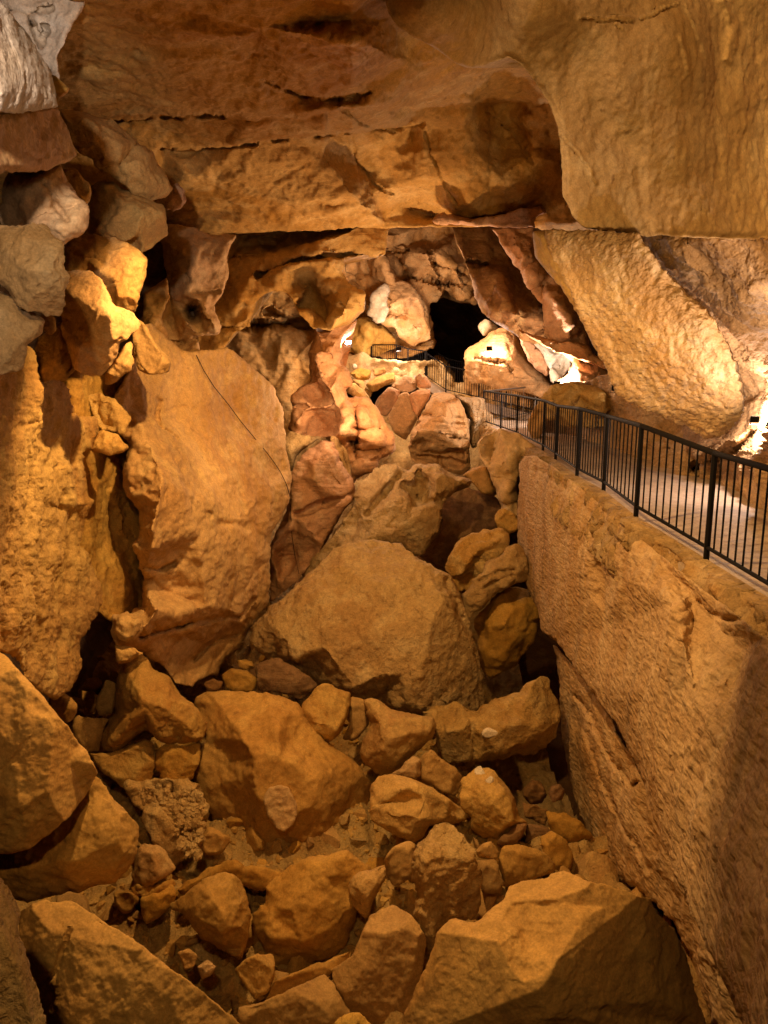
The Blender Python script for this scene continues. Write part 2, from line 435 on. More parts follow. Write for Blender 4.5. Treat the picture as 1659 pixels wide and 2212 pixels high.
    rnd_in = 0.55 * (1 - np.sqrt(np.clip(1 - (1 - t) ** 2, 0, 1))) + 0.45 * (1 - t)
    D += bulge * rl * d0 / FPX * rnd_in
    mask = np.clip(rd / (rim * 1.3), 0, 1)
    W = Pn(u, v, D)
    q = W / sc * np.array(sx) + seed * 1.7
    if big: D += big * sc * mask * (facet(q * 0.95 * fsc, seed) + 0.35 * fbm(q * 0.7 * fsc, seed + 3, 2))
    for cr in cracks:
        line, w, dep = cv(cr[0], cr[1]), cr[2], cr[3]
        wob = np.column_stack([V2 / 26.0, np.zeros(len(V2))])
        Q = V2 + 3.0 * np.stack([fbm(wob, seed + 5, 3), fbm(wob + 31, seed + 6, 3)], -1)
        dd = seg_dist(Q, line, False)
        D += dep * sc * np.exp(-(dd / w) ** 2)
    for ld in ledges:
        line = cv(ld[0], ld[1]); amt, w, fade = ld[2:5]
        lu = [p[0] for p in line]; lv = [p[1] for p in line]
        wob = np.column_stack([V2 / 30.0, np.zeros(len(V2))])
        s = v - np.interp(u, lu, lv) + 4 * fbm(wob, seed + 8, 3)
        ends = np.clip((u - lu[0]) / 25, 0, 1) * np.clip((lu[-1] - u) / 25, 0, 1)
        D += amt * sc * ends / (1 + np.exp(-np.clip(s / w, -30, 30))) * np.exp(-np.maximum(s, 0) / fade)
    W = Pn(u, v, D)
    # back rings
    verts = [W]; faces = F[:]; base = len(W)
    rimW = W[loop]; cen = rimW.mean(0)
    th = thick if thick is not None else size * d0 / FPX * 0.55
    vd = np.array(P(c[0], c[1], 1.0).normalized())
    prev = loop
    RINGS = ((1.0, 0.28), (0.9, 0.6), (0.66, 0.9))
    kd = KDTree(len(u))
    for i in range(len(u)): kd.insert((u[i], v[i], 0), i)
    kd.balance()
    c2 = V2[loop].mean(0)
    def behind(uu, vv, k):
        near = [kd.find((a, b, 0))[1] for a, b in zip(uu, vv)]
        return Pn(uu, vv, D[near] + th * k)
    for s, k in RINGS:
        ru = c2[0] + (u[loop] - c2[0]) * s; rv = c2[1] + (v[loop] - c2[1]) * s
        rg = behind(ru, rv, k)
        rg = rg + (vnoise(rg * 1.1 / sc, seed) * th * 0.06)[:, None] * vd
        verts.append(rg); cur = list(range(base, base + len(loop))); base += len(loop)
        for i in range(len(loop)):
            j = (i + 1) % len(loop); faces.append([prev[j], prev[i], cur[i], cur[j]])
        prev = cur
    verts.append(behind(np.array([c2[0]]), np.array([c2[1]]), 1.0)); tip = base
    for i in range(len(loop)):
        j = (i + 1) % len(loop); faces.append([prev[j], prev[i], tip])
    W = np.vstack(verts)
    # orient outward: front faces must look at the camera
    me_n = np.zeros_like(W)
    tri = np.array([f for f in F if len(f) == 3])
    nn = np.cross(W[tri[:, 1]] - W[tri[:, 0]], W[tri[:, 2]] - W[tri[:, 0]])
    if (nn @ vd).sum() > 0:
        faces = [f[::-1] for f in faces]; nn = -nn
    # does the rim winding agree with the front?
    e0 = (loop[0], loop[1]); fl = None
    for f in faces[:len(F)]:
        if e0[0] in f and e0[1] in f:
            fl = f; break
    if fl is not None:
        i = fl.index(e0[0]); fwd = fl[(i + 1) % len(fl)] == e0[1]
        b = faces[len(F)]; i = b.index(e0[0]); bf = b[(i + 1) % len(b)] == e0[1]
        if fwd == bf: faces = faces[:len(F)] + [f[::-1] for f in faces[len(F):]]
    for k in range(3): np.add.at(me_n, tri[:, k], nn)
    L_ = np.linalg.norm(me_n, axis=1); ok = L_ > 1e-12
    me_n[ok] /= L_[ok][:, None]
    q = W / sc * np.array(sx) + seed * 1.7
    disp = 1.25 * med * facet(q * 2.3 * fsc, seed + 1) + 0.45 * med * facet(q * 5.5 * fsc, seed + 2) + fine * fbm(q * 9.0, seed + 4, 3, 0.6)
    if cut is None: cut = 16 if (name in ('boulder', 'stone', 'rock_block') and size < 560) else 0
    if cut:      # flat broken faces
        dirs = W / np.linalg.norm(W, axis=1)[:, None]; nf = len(u)
        for _ in range(cut):
            nv = rnd.normal(size=3); nv /= np.linalg.norm(nv)
            if nv @ vd > 0: nv = -nv
            if nv @ vd > -0.5: continue
            hh = W[:nf] @ nv; r0 = np.quantile(hh, rnd.uniform(.84, .965))
            e = np.minimum(np.maximum(W @ nv - r0, 0) / np.maximum(-(dirs @ nv), .3), .22 * size * d0 / FPX)
            W = W + e[:, None] * dirs
        disp = disp * .8
    W = W + me_n * (disp * sc)[:, None]
    o = link_mesh(name, W, faces, M[mat])
    if kind: tag(o, kind=kind)
    else: tag(o, label, cat or 'rock', group)
    BVH.append((o, W, F))
    return o

def hit(u, v, skip=()):
    """nearest surface seen through a direction, for things that rest on the rock"""
    dirv = P(u, v, 1.0).normalized(); best = None
    for o, W, F in BVH:
        if o.name in skip: continue
        if o.name not in TREES:
            TREES[o.name] = BVHTree.FromPolygons([tuple(w) for w in W], F)
        h = TREES[o.name].ray_cast(Vector((0, 0, 0)), dirv)
        if h[0] is not None and (best is None or h[3] < best[3]): best = h
    return best
TREES = {}

# ============================================================ THE CAVE
# dark shell of the chamber and the passage beyond, far outside everything traced below
def shell():
    bm = bmesh.new(); bmesh.ops.create_icosphere(bm, subdivisions=5, radius=1)
    V = np.array([v.co[:] for v in bm.verts]); F = [[v.index for v in f.verts][::-1] for f in bm.faces]; bm.free()
    W = V * np.array([17, 46, 13.0]) + np.array([0, 31, -1.5])
    n = facet(W * 0.22, 5) * 1.6 + fbm(W * 0.6, 8, 3) * 0.5
    W = W - V * n[:, None]
    return tag(link_mesh('cave_chamber', W, F, M['dark'], smooth=False), kind='structure')
shell()

# ---- pit floor
def sheet(name, x0, x1, y0, y1, st, zf, mat, kind='structure'):
    xs = np.arange(x0, x1 + 1e-6, st); ys = np.arange(y0, y1 + 1e-6, st)
    X, Y = np.meshgrid(xs, ys); Z = zf(X.ravel(), Y.ravel())
    W = np.column_stack([X.ravel(), Y.ravel(), Z]); nx = len(xs)
    F = [[j * nx + i, j * nx + i + 1, (j + 1) * nx + i + 1, (j + 1) * nx + i] for j in range(len(ys) - 1) for i in range(nx - 1)]
    o = link_mesh(name, W, F, M[mat]); tag(o, kind=kind); BVH.append((o, W, F)); return o
def floor_z(x, y):
    p = np.column_stack([x, y, np.zeros(len(x))])
    z = -7.3 + 0.05 * (y - 14) + 0.45 * facet(p * 0.8, 3) + 0.2 * facet(p * 2.6, 4) + 0.08 * facet(p * 7, 6) + 0.04 * fbm(p * 9, 5, 3)
    return z + np.clip((y - 24) * 0.35, 0, 5) - 4.5 * np.exp(-(np.minimum(x - 2.6, 0) / 0.6) ** 2) * np.clip((y - 10.8) / 1.5, 0, 1) * np.clip((30 - y) / 3, 0, 1)
sheet('pit_floor', -7, 5, 5, 36, 0.06, floor_z, 'rough')

S = dict(kind='structure')
# ---- ceiling: beds of rock stepping down and away
ceil = lambda u, v: np.interp(v, [-140, 0, 130, 250, 320, 490, 540], [6.6, 8.2, 10.3, 13.0, 15.2, 18.6, 19.5]) + 3.2 * np.clip((u - 760) / 300, 0, 1) * np.clip((480 - v) / 200, 0, 1)
rock('cave_ceiling', 'O', [(-60, -140), (1300, -140), (1320, 500), (1175, 498), (1150, 488), (1050, 490), (830, 492), (750, 492), (625, 500), (420, 506), (360, 530), (200, 520), (-60, 420)],
     ceil, mat='wall', rim=18, bulge=0.5, big=0.30, med=0.025, thick=4, **S,
     pts=[(300, 100, .3), (560, 60, -.1), (640, 150, -.5), (700, 205, -.75), (760, 190, -.6), (820, 200, -.5), (700, 120, -.2), (780, 90, -.6), (830, 40, .2), (550, 110, .25),
          (480, 350, -.5), (560, 420, -.5), (700, 330, -.4), (715, 300, -.1), (760, 420, -1.1), (640, 440, -.9), (450, 450, .2), (860, 330, -.2), (800, 380, .3),
          (1010, 300, -.9), (1080, 380, -.8), (950, 330, -.5), (1150, 330, -.6), (1180, 420, -.3), (1010, 440, -.6), (900, 440, .2), (920, 250, .1), (1100, 250, .2), (1000, 200, -.1), (930, 160, -.3)],
     cracks=[('O', [(345, 320), (480, 317), (560, 308), (640, 296), (725, 290), (830, 278), (915, 268)], 3, 0.3),
             ('O', [(215, 262), (350, 252), (480, 250)], 4, 0.3), ('O', [(570, 175), (620, 195), (680, 214), (730, 213), (800, 200)], 3, 0.2),
             ('O', [(760, 300), (770, 350), (810, 400), (850, 420)], 2.5, 0.12), ('O', [(740, 240), (790, 270), (850, 285)], 3, 0.15),
             ('O', [(910, 268), (930, 330), (960, 400), (990, 440)], 3, 0.12), ('O', [(1050, 240), (1110, 290), (1150, 350)], 3, 0.15)],
     ledges=[('O', [(200, 255), (350, 252), (480, 247), (640, 250), (760, 235), (900, 232), (1210, 215)], 0.5, 2.0, 60),
             ('O', [(330, 321), (480, 317), (560, 308), (640, 296), (725, 290), (830, 278), (915, 268)], 0.7, 1.5, 60),
             ('O', [(560, 180), (620, 195), (680, 214), (740, 213), (800, 200)], 0.35, 2.0, 30),
             ('O', [(600, 448), (690, 472), (760, 458), (820, 452)], 0.45, 2.0, 14),
             ('O', [(860, 442), (930, 458), (1010, 478), (1080, 470), (1180, 452)], 0.5, 2.0, 20)], sx=(1, 1, 1.3))
# ragged bright lip at the end of the bed
rock('hanging_slab', 'O', [(960, 462), (1020, 472), (1060, 466), (1095, 462), (1130, 452), (1170, 445), (1183, 458), (1150, 474), (1160, 490), (1100, 493), (1040, 489), (990, 486), (930, 478)], 17.6,
     'thin jagged rock lip hanging at the end of the long ceiling crack', 'rock', mat='pink', rim=10, bulge=.7, big=.1, jag=3, thick=1.2)

# ---- wall under the long crack, left of the far passage
rock('cave_wall', 'B', [(420, 60), (1700, 40), (1690, 285), (1400, 300), (1385, 430), (1440, 520), (1540, 540), (1540, 690), (1420, 790), (1290, 830), (1150, 800), (1060, 700), (1030, 620), (960, 556), (880, 545), (800, 572), (745, 640), (718, 770), (690, 800), (610, 830), (560, 900), (480, 1020), (300, 1040), (200, 700), (330, 300)],
     19.6, mat='wall', rim=20, bulge=.8, big=.22, thick=3.5, **S,
     pts=[(560, 200, .5), (545, 340, .5), (700, 150, 1.0), (900, 160, 1.0), (1020, 250, .1), (800, 320, .3), (700, 450, .0), (600, 700, -.1), (1130, 330, -.1), (960, 380, .0), (980, 500, .2), (1060, 650, .9),
          (1150, 500, .9), (1240, 450, .1), (1320, 560, .0), (1390, 690, -.3), (1250, 720, .9), (1300, 350, -.3), (1200, 200, -.3), (1500, 650, .1), (480, 700, .1), (640, 600, -.3)],
     cracks=[('B', [(550, 305), (700, 300), (780, 300)], 3, .1), ('B', [(1659, 285), (1400, 280), (1250, 285), (1100, 310), (960, 360), (850, 385), (750, 440)], 4, .4), ('B', [(480, 815), (620, 810), (720, 770)], 4, .2)])
rock('rock_column', 'B', [(60, 60), (300, 100), (420, 135), (620, 140), (570, 200), (545, 300), (552, 430), (520, 520), (500, 580), (440, 650), (470, 740), (492, 810), (480, 860), (400, 872), (330, 862), (322, 900), (350, 980), (260, 1050), (120, 1080), (20, 1000), (0, 760), (60, 560), (105, 440), (85, 330), (70, 170)],
     17.2, 'tan rock column with a small dark eye hole, hanging under the long ceiling crack', 'rock column', mat='tan', rim=12, bulge=.9, big=.12, med=.04, thick=2.2,
     pts=[(300, 300, -.5), (420, 350, -.3), (250, 550, -.4), (180, 650, .2), (280, 880, .1), (240, 760, -.3), (120, 700, .3), (380, 700, -.4), (440, 780, -.4), (330, 740, .1), (200, 900, .3), (420, 560, -.1)],
     cracks=[('B', [(285, 690), (290, 720)], 9, 1.5), ('B', [(310, 670), (330, 660)], 4, .5), ('B', [(90, 945), (250, 915), (320, 895), (480, 870)], 4, .25), ('B', [(250, 400), (270, 470)], 3, .1), ('B', [(330, 560), (480, 545)], 3, .08)])
# recess behind the arch
rock('cave_wall', 'B', [(560, 460), (1330, 460), (1330, 900), (1180, 1260), (1060, 1500), (1030, 1750), (950, 1750), (900, 1400), (780, 1200), (600, 1100), (450, 1020), (430, 800)], 29.5, mat='wall', tilt=(0, -.3), big=.3, rim=10, thick=3, **S,
     cracks=[('B', [(620, 800), (850, 790), (1050, 780), (1200, 800)], 7, .6), ('B', [(850, 690), (960, 740), (1150, 770)], 5, .3)])
# lit column of thin folds at the right of the arch
rock('rock_column', 'B', [(1180, 818), (1280, 825), (1330, 790), (1410, 745), (1490, 760), (1450, 815), (1375, 880), (1365, 1000), (1335, 1080), (1400, 1130), (1450, 1220), (1400, 1260), (1420, 1330), (1540, 1330), (1600, 1400), (1690, 1530), (1730, 1600), (1745, 1700), (1640, 1760), (1600, 1840), (1500, 1900), (1460, 1960), (1330, 1850), (1290, 1650), (1240, 1600), (1100, 1630), (1020, 1610), (985, 1540), (1020, 1400), (1000, 1330), (1060, 1240), (1145, 1210), (1140, 1050), (1122, 1000), (1165, 920)],
     21.0, 'orange lit rock column with thin folded edges right of the dark arch', 'rock column', mat='pink', rim=16, bulge=1.0, big=.12, thick=6.0, jag=2,
     ps=.75, pts=[(1230, 900, -.3), (1200, 1000, -.5), (1290, 1000, -.6), (1230, 1200, -.6), (1290, 1300, -.9), (1400, 1570, -1.3), (1350, 1150, -.3), (1200, 1300, .3), (1240, 1540, .5), (1130, 1400, -.3), (1340, 1380, -.4), (1480, 1450, -.6), (1500, 1600, -.7), (1600, 1650, -.6), (1450, 1750, -.3), (1060, 1500, -.4), (1350, 1700, -.2)],
     cracks=[('B', [(1470, 1400), (1490, 1560), (1480, 1750)], 4, .3), ('B', [(1460, 1540), (1640, 1560)], 4, .3), ('B', [(1480, 1700), (1640, 1690)], 4, .3), ('B', [(1450, 1640), (1470, 1640)], 6, .9), ('B', [(1010, 1370), (1120, 1390)], 3, .15)])
rock('rock_slab', 'B', [(1300, 1600), (1360, 1620), (1400, 1690), (1440, 1800), (1450, 1930), (1400, 1900), (1330, 1760)], 20.0, 'narrow shadowed blade of rock below the folded orange column', 'rock', mat='clay', rim=8, big=.08, thick=.8)
rock('boulder', 'O', [(634, 1025), (650, 985), (698, 950), (718, 952), (733, 1000), (765, 1045), (772, 1070), (745, 1100), (700, 1180), (662, 1232), (640, 1256), (585, 1300), (582, 1180), (612, 1120), (630, 1060)], 19.4,
     'pinkish rough rock face wedged between the left wall and the ridged boulder', 'boulder', mat='pink', big=.16, thick=2.5, pts=[(700, 1010, -.6), (745, 1050, -.3), (690, 1080, .1), (640, 1120, .0), (620, 1220, .9)], cracks=[('O', [(640, 1110), (700, 1090), (770, 1060)], 5, .3)])
rock('boulder', 'B', [(985, 1560), (1100, 1600), (1230, 1600), (1100, 1700), (1040, 1760), (1020, 1850), (980, 1850), (960, 1650)], 20.3, 'dark crumbly rock filling the crevice under the folded column', 'rock', mat='rough', rim=8, thick=1)

# ---- far end of the chamber
rock('cave_wall', 'F', [(-120, -40), (1300, -60), (1280, 180), (1230, 330), (1190, 440), (1160, 545), (1030, 542), (970, 490), (935, 450), (905, 510), (870, 530), (820, 540), (815, 620), (835, 700), (865, 830), (840, 880), (780, 900), (650, 940), (380, 930), (150, 930), (150, 700), (200, 660), (-60, 620)],
     37.0, mat='far', rim=12, bulge=.8, big=.2, fsc=1.1, thick=5, jag=2.6, **S, tilt=(0, -1.0),
     pts=[(300, 100, -.6), (240, 260, -.9), (480, 260, -.9), (360, 330, .0), (560, 150, -.2), (620, 330, .5), (700, 300, -.4), (850, 180, -.9), (960, 300, -.8), (900, 400, -.4), (1050, 460, -.5), (700, 550, -.2), (580, 480, -.7), (700, 750, .0), (300, 560, .8), (240, 700, 1.2), (400, 800, .4), (330, 480, .2)],
     cracks=[('F', [(210, 190), (400, 185), (560, 170), (650, 150)], 2.5, .5), ('F', [(650, 340), (780, 370), (900, 400), (1080, 405)], 2.5, .5), ('F', [(840, 260), (940, 275), (1060, 330)], 2.5, .4), ('F', [(820, 150), (850, 270), (890, 400), (900, 440)], 2.5, .4),
             ('F', [(560, 180), (620, 280), (650, 330)], 3, .4), ('F', [(350, 200), (380, 330), (170, 350)], 2.5, .3), ('F', [(500, 640), (650, 620), (800, 640)], 2, .3)])
rock('boulder', 'F', [(430, 640), (455, 560), (450, 480), (490, 410), (560, 380), (620, 368), (680, 400), (740, 480), (800, 560), (815, 700), (830, 800), (700, 860), (600, 800), (560, 720), (470, 690), (420, 660)], 35.0, 'tall cracked boulder above the far lamps', 'boulder', mat='far', rim=12, big=.15, thick=2.5,
     pts=[(490, 560, -.5), (600, 500, -.5), (640, 650, -.1), (720, 720, -.2)], cracks=[('F', [(490, 600), (640, 640)], 2.5, .3), ('F', [(490, 480), (500, 640)], 2.5, .3)])
rock('rock_slab', 'F', [(380, 612), (410, 560), (402, 505), (440, 450), (492, 398), (505, 450), (490, 520), (495, 600), (470, 670), (440, 672), (405, 650)], 34.6, 'white bleached flake on the edge of the tall cracked boulder', 'rock', mat='pale', rim=7, big=.05, thick=.8)
rock('rock_mound', 'F', [(150, 700), (230, 680), (330, 640), (400, 700), (480, 700), (570, 800), (560, 880), (380, 930), (300, 920), (170, 870)], 36.0, 'dim heap of broken rock behind the far railing', 'rock', mat='ochre', rim=8, thick=2, big=.3, fsc=2)
rock('rock_mound', 'F', [(140, 930), (300, 925), (420, 940), (600, 960), (790, 960), (900, 960), (1000, 1120), (1100, 1130), (1100, 1250), (900, 1230), (700, 1130), (560, 1120), (420, 1150), (330, 1200), (230, 1140), (140, 1010)], 34.0, 'rocky embankment carrying the far end of the walkway', 'embankment', mat='rough', rim=10, thick=3, big=.2, fsc=1.6)

# brown slab and bright spur hanging right of the black passage
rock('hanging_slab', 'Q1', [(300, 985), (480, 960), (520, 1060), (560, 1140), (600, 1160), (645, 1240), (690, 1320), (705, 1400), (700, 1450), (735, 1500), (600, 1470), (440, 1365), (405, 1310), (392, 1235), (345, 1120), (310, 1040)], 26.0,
     'broad unlit slab, coloured dark brown for shade, sloping down beside the black passage mouth', 'rock', mat='dark', rim=20, bulge=.9, big=.1, thick=3, tilt=(.4, -1.0), pts=[(480, 1200, -.5), (560, 1350, -.6), (420, 1150, .1)], cracks=[('Q1', [(360, 1130), (400, 1130), (445, 1140)], 3, .4)])  # slope is unlit; its shade is put into the dark material
rock('hanging_spur', 'Q1', [(470, 985), (560, 985), (645, 975), (652, 1040), (655, 1125), (720, 1190), (790, 1260), (820, 1320), (850, 1370), (880, 1430), (885, 1490), (900, 1560), (860, 1540), (790, 1510), (720, 1480), (690, 1450), (705, 1400), (690, 1320), (640, 1240), (600, 1165), (560, 1140), (515, 1070)], 23.5,
     'bright pinkish spur hanging between the brown slab and the popcorn curtain', 'rock', mat='pink', rim=12, big=.12, thick=1.8, jag=2.4, pts=[(560, 1060, -.3), (610, 1120, -.3), (740, 1300, -.6), (700, 1220, .1), (800, 1400, -.5), (650, 1190, -.2)])
rock('hanging_slab', 'G', [(330, 130), (420, 160), (500, 190), (600, 195), (700, 215), (740, 270), (810, 320), (800, 345), (700, 310), (620, 280), (520, 250), (420, 190)], 23.0, 'thin ragged ledge ending the pale spur above the floodlit ribs', 'rock', mat='pink', rim=8, thick=1.5, big=.08, jag=2.5)
# floodlit mound and ribs
rock('boulder', 'G', [(45, 270), (70, 235), (140, 195), (175, 150), (230, 128), (300, 140), (335, 190), (365, 280), (430, 350), (500, 420), (500, 520), (400, 480), (200, 440), (60, 400)], 29.5, 'rounded boulder whose top is burnt white by a floodlight', 'boulder', mat='far', rim=22, big=.12, thick=3,
     pts=[(250, 200, -.5), (150, 280, -.5), (90, 300, -.2), (300, 300, -.6), (400, 400, -.5), (120, 360, -.5)], cracks=[('G', [(100, 290), (200, 310), (260, 300), (290, 350)], 3, .35)])
rock('rock_pillar', 'G', [(112, 110), (150, 70), (180, 85), (215, 130), (175, 152), (140, 170), (118, 140)], 31, 'small pale knob of rock beside the black passage mouth', 'rock', mat='pale', rim=8, thick=1, big=.04)
rock('flowstone_rib', 'G', [(330, 165), (400, 190), (460, 250), (490, 300), (495, 350), (480, 385), (430, 350), (380, 300), (345, 230)], 27, 'brown leaf shaped rib between the white boulder and the curved rib', 'flowstone', mat='pink', rim=12, thick=1.0, big=.05)
rock('flowstone_rib', 'G', [(360, 160), (450, 185), (560, 250), (610, 290), (600, 350), (560, 395), (535, 415), (500, 400), (490, 340), (460, 270), (400, 200)], 26.0, 'smooth curved rib glowing above a hidden lamp', 'flowstone', mat='pale', rim=14, thick=1.3, big=.05, pts=[(560, 330, .5)])
rock('flowstone_rib', 'G', [(560, 248), (640, 280), (740, 290), (800, 330), (850, 345), (860, 420), (870, 470), (790, 480), (700, 480), (600, 440), (540, 420), (590, 370), (615, 310)], 24.0, 'rounded pink buttress right of the curved glowing rib', 'flowstone', mat='pink', rim=24, thick=1.6, big=.08, pts=[(650, 350, -.5), (760, 400, -.3), (700, 300, .1)])
rock('rock_mound', 'G', [(455, 520), (480, 470), (500, 430), (560, 420), (640, 410), (700, 430), (760, 445), (820, 460), (905, 490), (960, 520), (960, 640), (800, 650), (600, 640), (480, 600)], 19.5, 'crumbly rock bank below the two hidden lamps behind the railing', 'rock', mat='rough', rim=10, thick=2.5, big=.3, fsc=1.8,
     pts=[(500, 500, -.3), (640, 470, -.2), (760, 500, -.4), (840, 520, .0), (700, 560, .1)])
rock('boulder', 'G', [(372, 640), (385, 590), (420, 540), (455, 510), (480, 560), (470, 640), (440, 700), (400, 720)], 22.0, 'low rounded stone at the bend of the walkway', 'rock', mat='ochre', rim=10, thick=1, big=.1)

# ---- right hand side
RW = lambda u, v: np.clip(1600 * 5.9 / np.maximum(u - 829.5, 200), 7, 24) * (1 - 0.32 * np.clip((900 - v) / 380, 0, 1))
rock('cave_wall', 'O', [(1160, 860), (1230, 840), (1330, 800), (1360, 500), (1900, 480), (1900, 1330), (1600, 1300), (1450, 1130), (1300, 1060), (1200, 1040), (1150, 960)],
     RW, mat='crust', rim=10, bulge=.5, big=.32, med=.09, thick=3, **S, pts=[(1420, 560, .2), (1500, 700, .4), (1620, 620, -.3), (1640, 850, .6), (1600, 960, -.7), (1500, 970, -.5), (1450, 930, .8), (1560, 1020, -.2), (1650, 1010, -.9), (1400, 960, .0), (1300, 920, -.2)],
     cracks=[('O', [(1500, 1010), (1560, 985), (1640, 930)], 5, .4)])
rock('flowstone_curtain', 'O', [(1175, 497), (1250, 497), (1380, 503), (1395, 530), (1422, 568), (1452, 600), (1487, 636), (1520, 662), (1550, 700), (1578, 755), (1598, 805), (1610, 850), (1606, 888), (1582, 925), (1552, 945), (1520, 950), (1495, 928), (1440, 903), (1385, 884), (1335, 850), (1310, 800), (1285, 745), (1262, 700), (1240, 650), (1215, 590), (1190, 545)],
     lambda u, v: 11.1 - (u - 1200) * 0.0078 + (v - 500) * .0036, 'huge popcorn textured curtain of stone hanging over the walkway', 'flowstone', mat='pop', rim=30, bulge=.8, big=.10, med=.02, fine=.022, thick=1.6, jag=2.8, jag_len=9, soft=60,
     pts=[(1260, 540, -.2), (1310, 650, -.3), (1350, 740, -.4), (1400, 850, -.4), (1420, 700, -.3), (1480, 760, -.3), (1540, 850, -.4), (1350, 580, -.3), (1290, 740, .3), (1500, 700, -.2), (1500, 880, -.1)])
rock('flowstone_flank', 'O', [(1150, 500), (1180, 496), (1222, 500), (1232, 560), (1240, 600), (1272, 645), (1300, 700), (1312, 745), (1330, 800), (1345, 850), (1328, 805), (1304, 780), (1280, 745), (1262, 703), (1240, 662), (1215, 622), (1182, 588), (1155, 555)],
     lambda u, v: 11.3 - (u - 1200) * 0.0078 + (v - 500) * .0036, 'smooth dark flank along the inner edge of the popcorn curtain', 'flowstone', mat='smooth', rim=30, bulge=1.6, big=.05, med=.02, thick=2.0, jag=1.2)
rock('cave_wall', 'O', [(840, -140), (832, -10), (838, 20), (860, 55), (900, 82), (940, 104), (985, 138), (1012, 148), (1050, 141), (1095, 122), (1120, 131), (1150, 165), (1182, 215), (1205, 275), (1213, 350), (1215, 420), (1238, 470), (1262, 490), (1300, 497), (1385, 508), (1500, 512), (1950, 520), (1950, -140)],
     lambda u, v: np.interp(u, [830, 960, 1060, 1140, 1200, 1260, 1330, 1400, 1480, 1659, 1950], [10.2, 10.75, 11.05, 11.15, 11.1, 10.9, 10.5, 10.0, 9.25, 7.4, 5.0]) * np.interp(v, [-140, 0, 500], [0.82, 0.88, 1.0]), mat='smooth', rim=10, bulge=.6, big=.14, med=.025, fine=.012, fsc=.75, thick=2.5, jag=1.6, soft=70, **S,
     pts=[(930, 30, -1.6), (1000, 80, -1.5), (950, 60, -1.5), (1040, 60, -.9), (1070, 100, .5), (1110, 80, .8), (1120, 30, .7), (880, 10, -1.3), (1160, 130, -.4), (1190, 240, -.7), (1200, 350, -.5), (1240, 420, -.3), (1200, 180, -.5), (1280, 300, -.5), (1300, 440, -.2), (1400, 200, .2), (1480, 120, .5), (1500, 300, .2), (1560, 420, -.1), (1400, 450, -.2), (1640, 300, -.1), (1600, 100, -.2)],
     cracks=[('O', [(1255, 42), (1320, 40), (1365, 42)], 2.4, .12), ('O', [(1385, 40), (1430, 20), (1465, 5)], 2.4, .12), ('O', [(1330, 48), (1345, 62)], 2.2, .08), ('O', [(1210, 290), (1250, 330), (1290, 395)], 3, .1), ('O', [(1480, 10), (1500, 60), (1520, 125)], 3, .06), ('O', [(1565, 0), (1580, 60), (1575, 130)], 9, .10), ('O', [(1470, 80), (1485, 160)], 3, .05)])

# ---- walkway, its wall and the rock face that carries it
posts_uv = [((1742, 1332), (1762, 1048)), ((1526, 1199), (1548, 984)), ((1374, 1108), (1386, 925)), ((1304, 1053), (1304, 903)), ((1246.5, 1022.6), (1246.5, 887)),
            ((1200, 988), (1201, 880)), ((1173, 969), (1173, 869)), ((1116, 940), (1116, 857.5)), ((1081.5, 927.5), (1081.5, 852.6)), ((1043.5, 914), (1043.5, 846.5))]
def rail_pt(b, t):
    h = math.hypot(b[0] - t[0], b[1] - t[1]); return P(b[0], b[1], 1.15 * FPX / h / 1.02)
RB = [rail_pt(b, t) for b, t in posts_uv]
# smooth the line a little
for k in range(1, len(RB) - 1):
    pass
zl = np.polyfit([p.y for p in RB], [p.z for p in RB], 1)
EDGE = [(p.x, p.y) for p in RB]
def edge_x(y):
    ys = np.array([e[1] for e in EDGE]); xs = np.array([e[0] for e in EDGE]); return np.interp(y, ys, xs)
def wz(y):
    return float(np.interp(y, [p.y for p in RB], [p.z for p in RB])) - 0.10
def walkway():
    ys = np.concatenate([np.arange(-2.5, 31.0, 0.5)]); W = []; F = []
    cols = 9
    for y in ys:
        x0 = float(edge_x(y)) - 0.14
        for i in range(cols):
            t = i / (cols - 1); x = x0 + t * 4.2
            W.append((x, y, float(wz(y)) + 0.03 * math.sin(x * 3 + y * 1.3) * (t > 0.1)))
    n = len(ys)
    for j in range(n - 1):
        for i in range(cols - 1):
            a = j * cols + i; F.append([a, a + 1, a + 1 + cols, a + cols])
    W = np.array(W); b = len(W); W2 = W.copy(); W2[:, 2] -= 0.5
    for j in range(n - 1):
        a = j * cols; F.append([a, a + cols, b + a + cols, b + a]);
        F += [[b + j * cols + i + cols, b + j * cols + i + 1 + cols, b + j * cols + i + 1, b + j * cols + i] for i in range(cols - 1)]
    o = tag(link_mesh('walkway', np.vstack([W, W2]), F, M['floor'], smooth=False), kind='structure'); BVH.append((o, np.vstack([W, W2]), F)); return o
walkway()
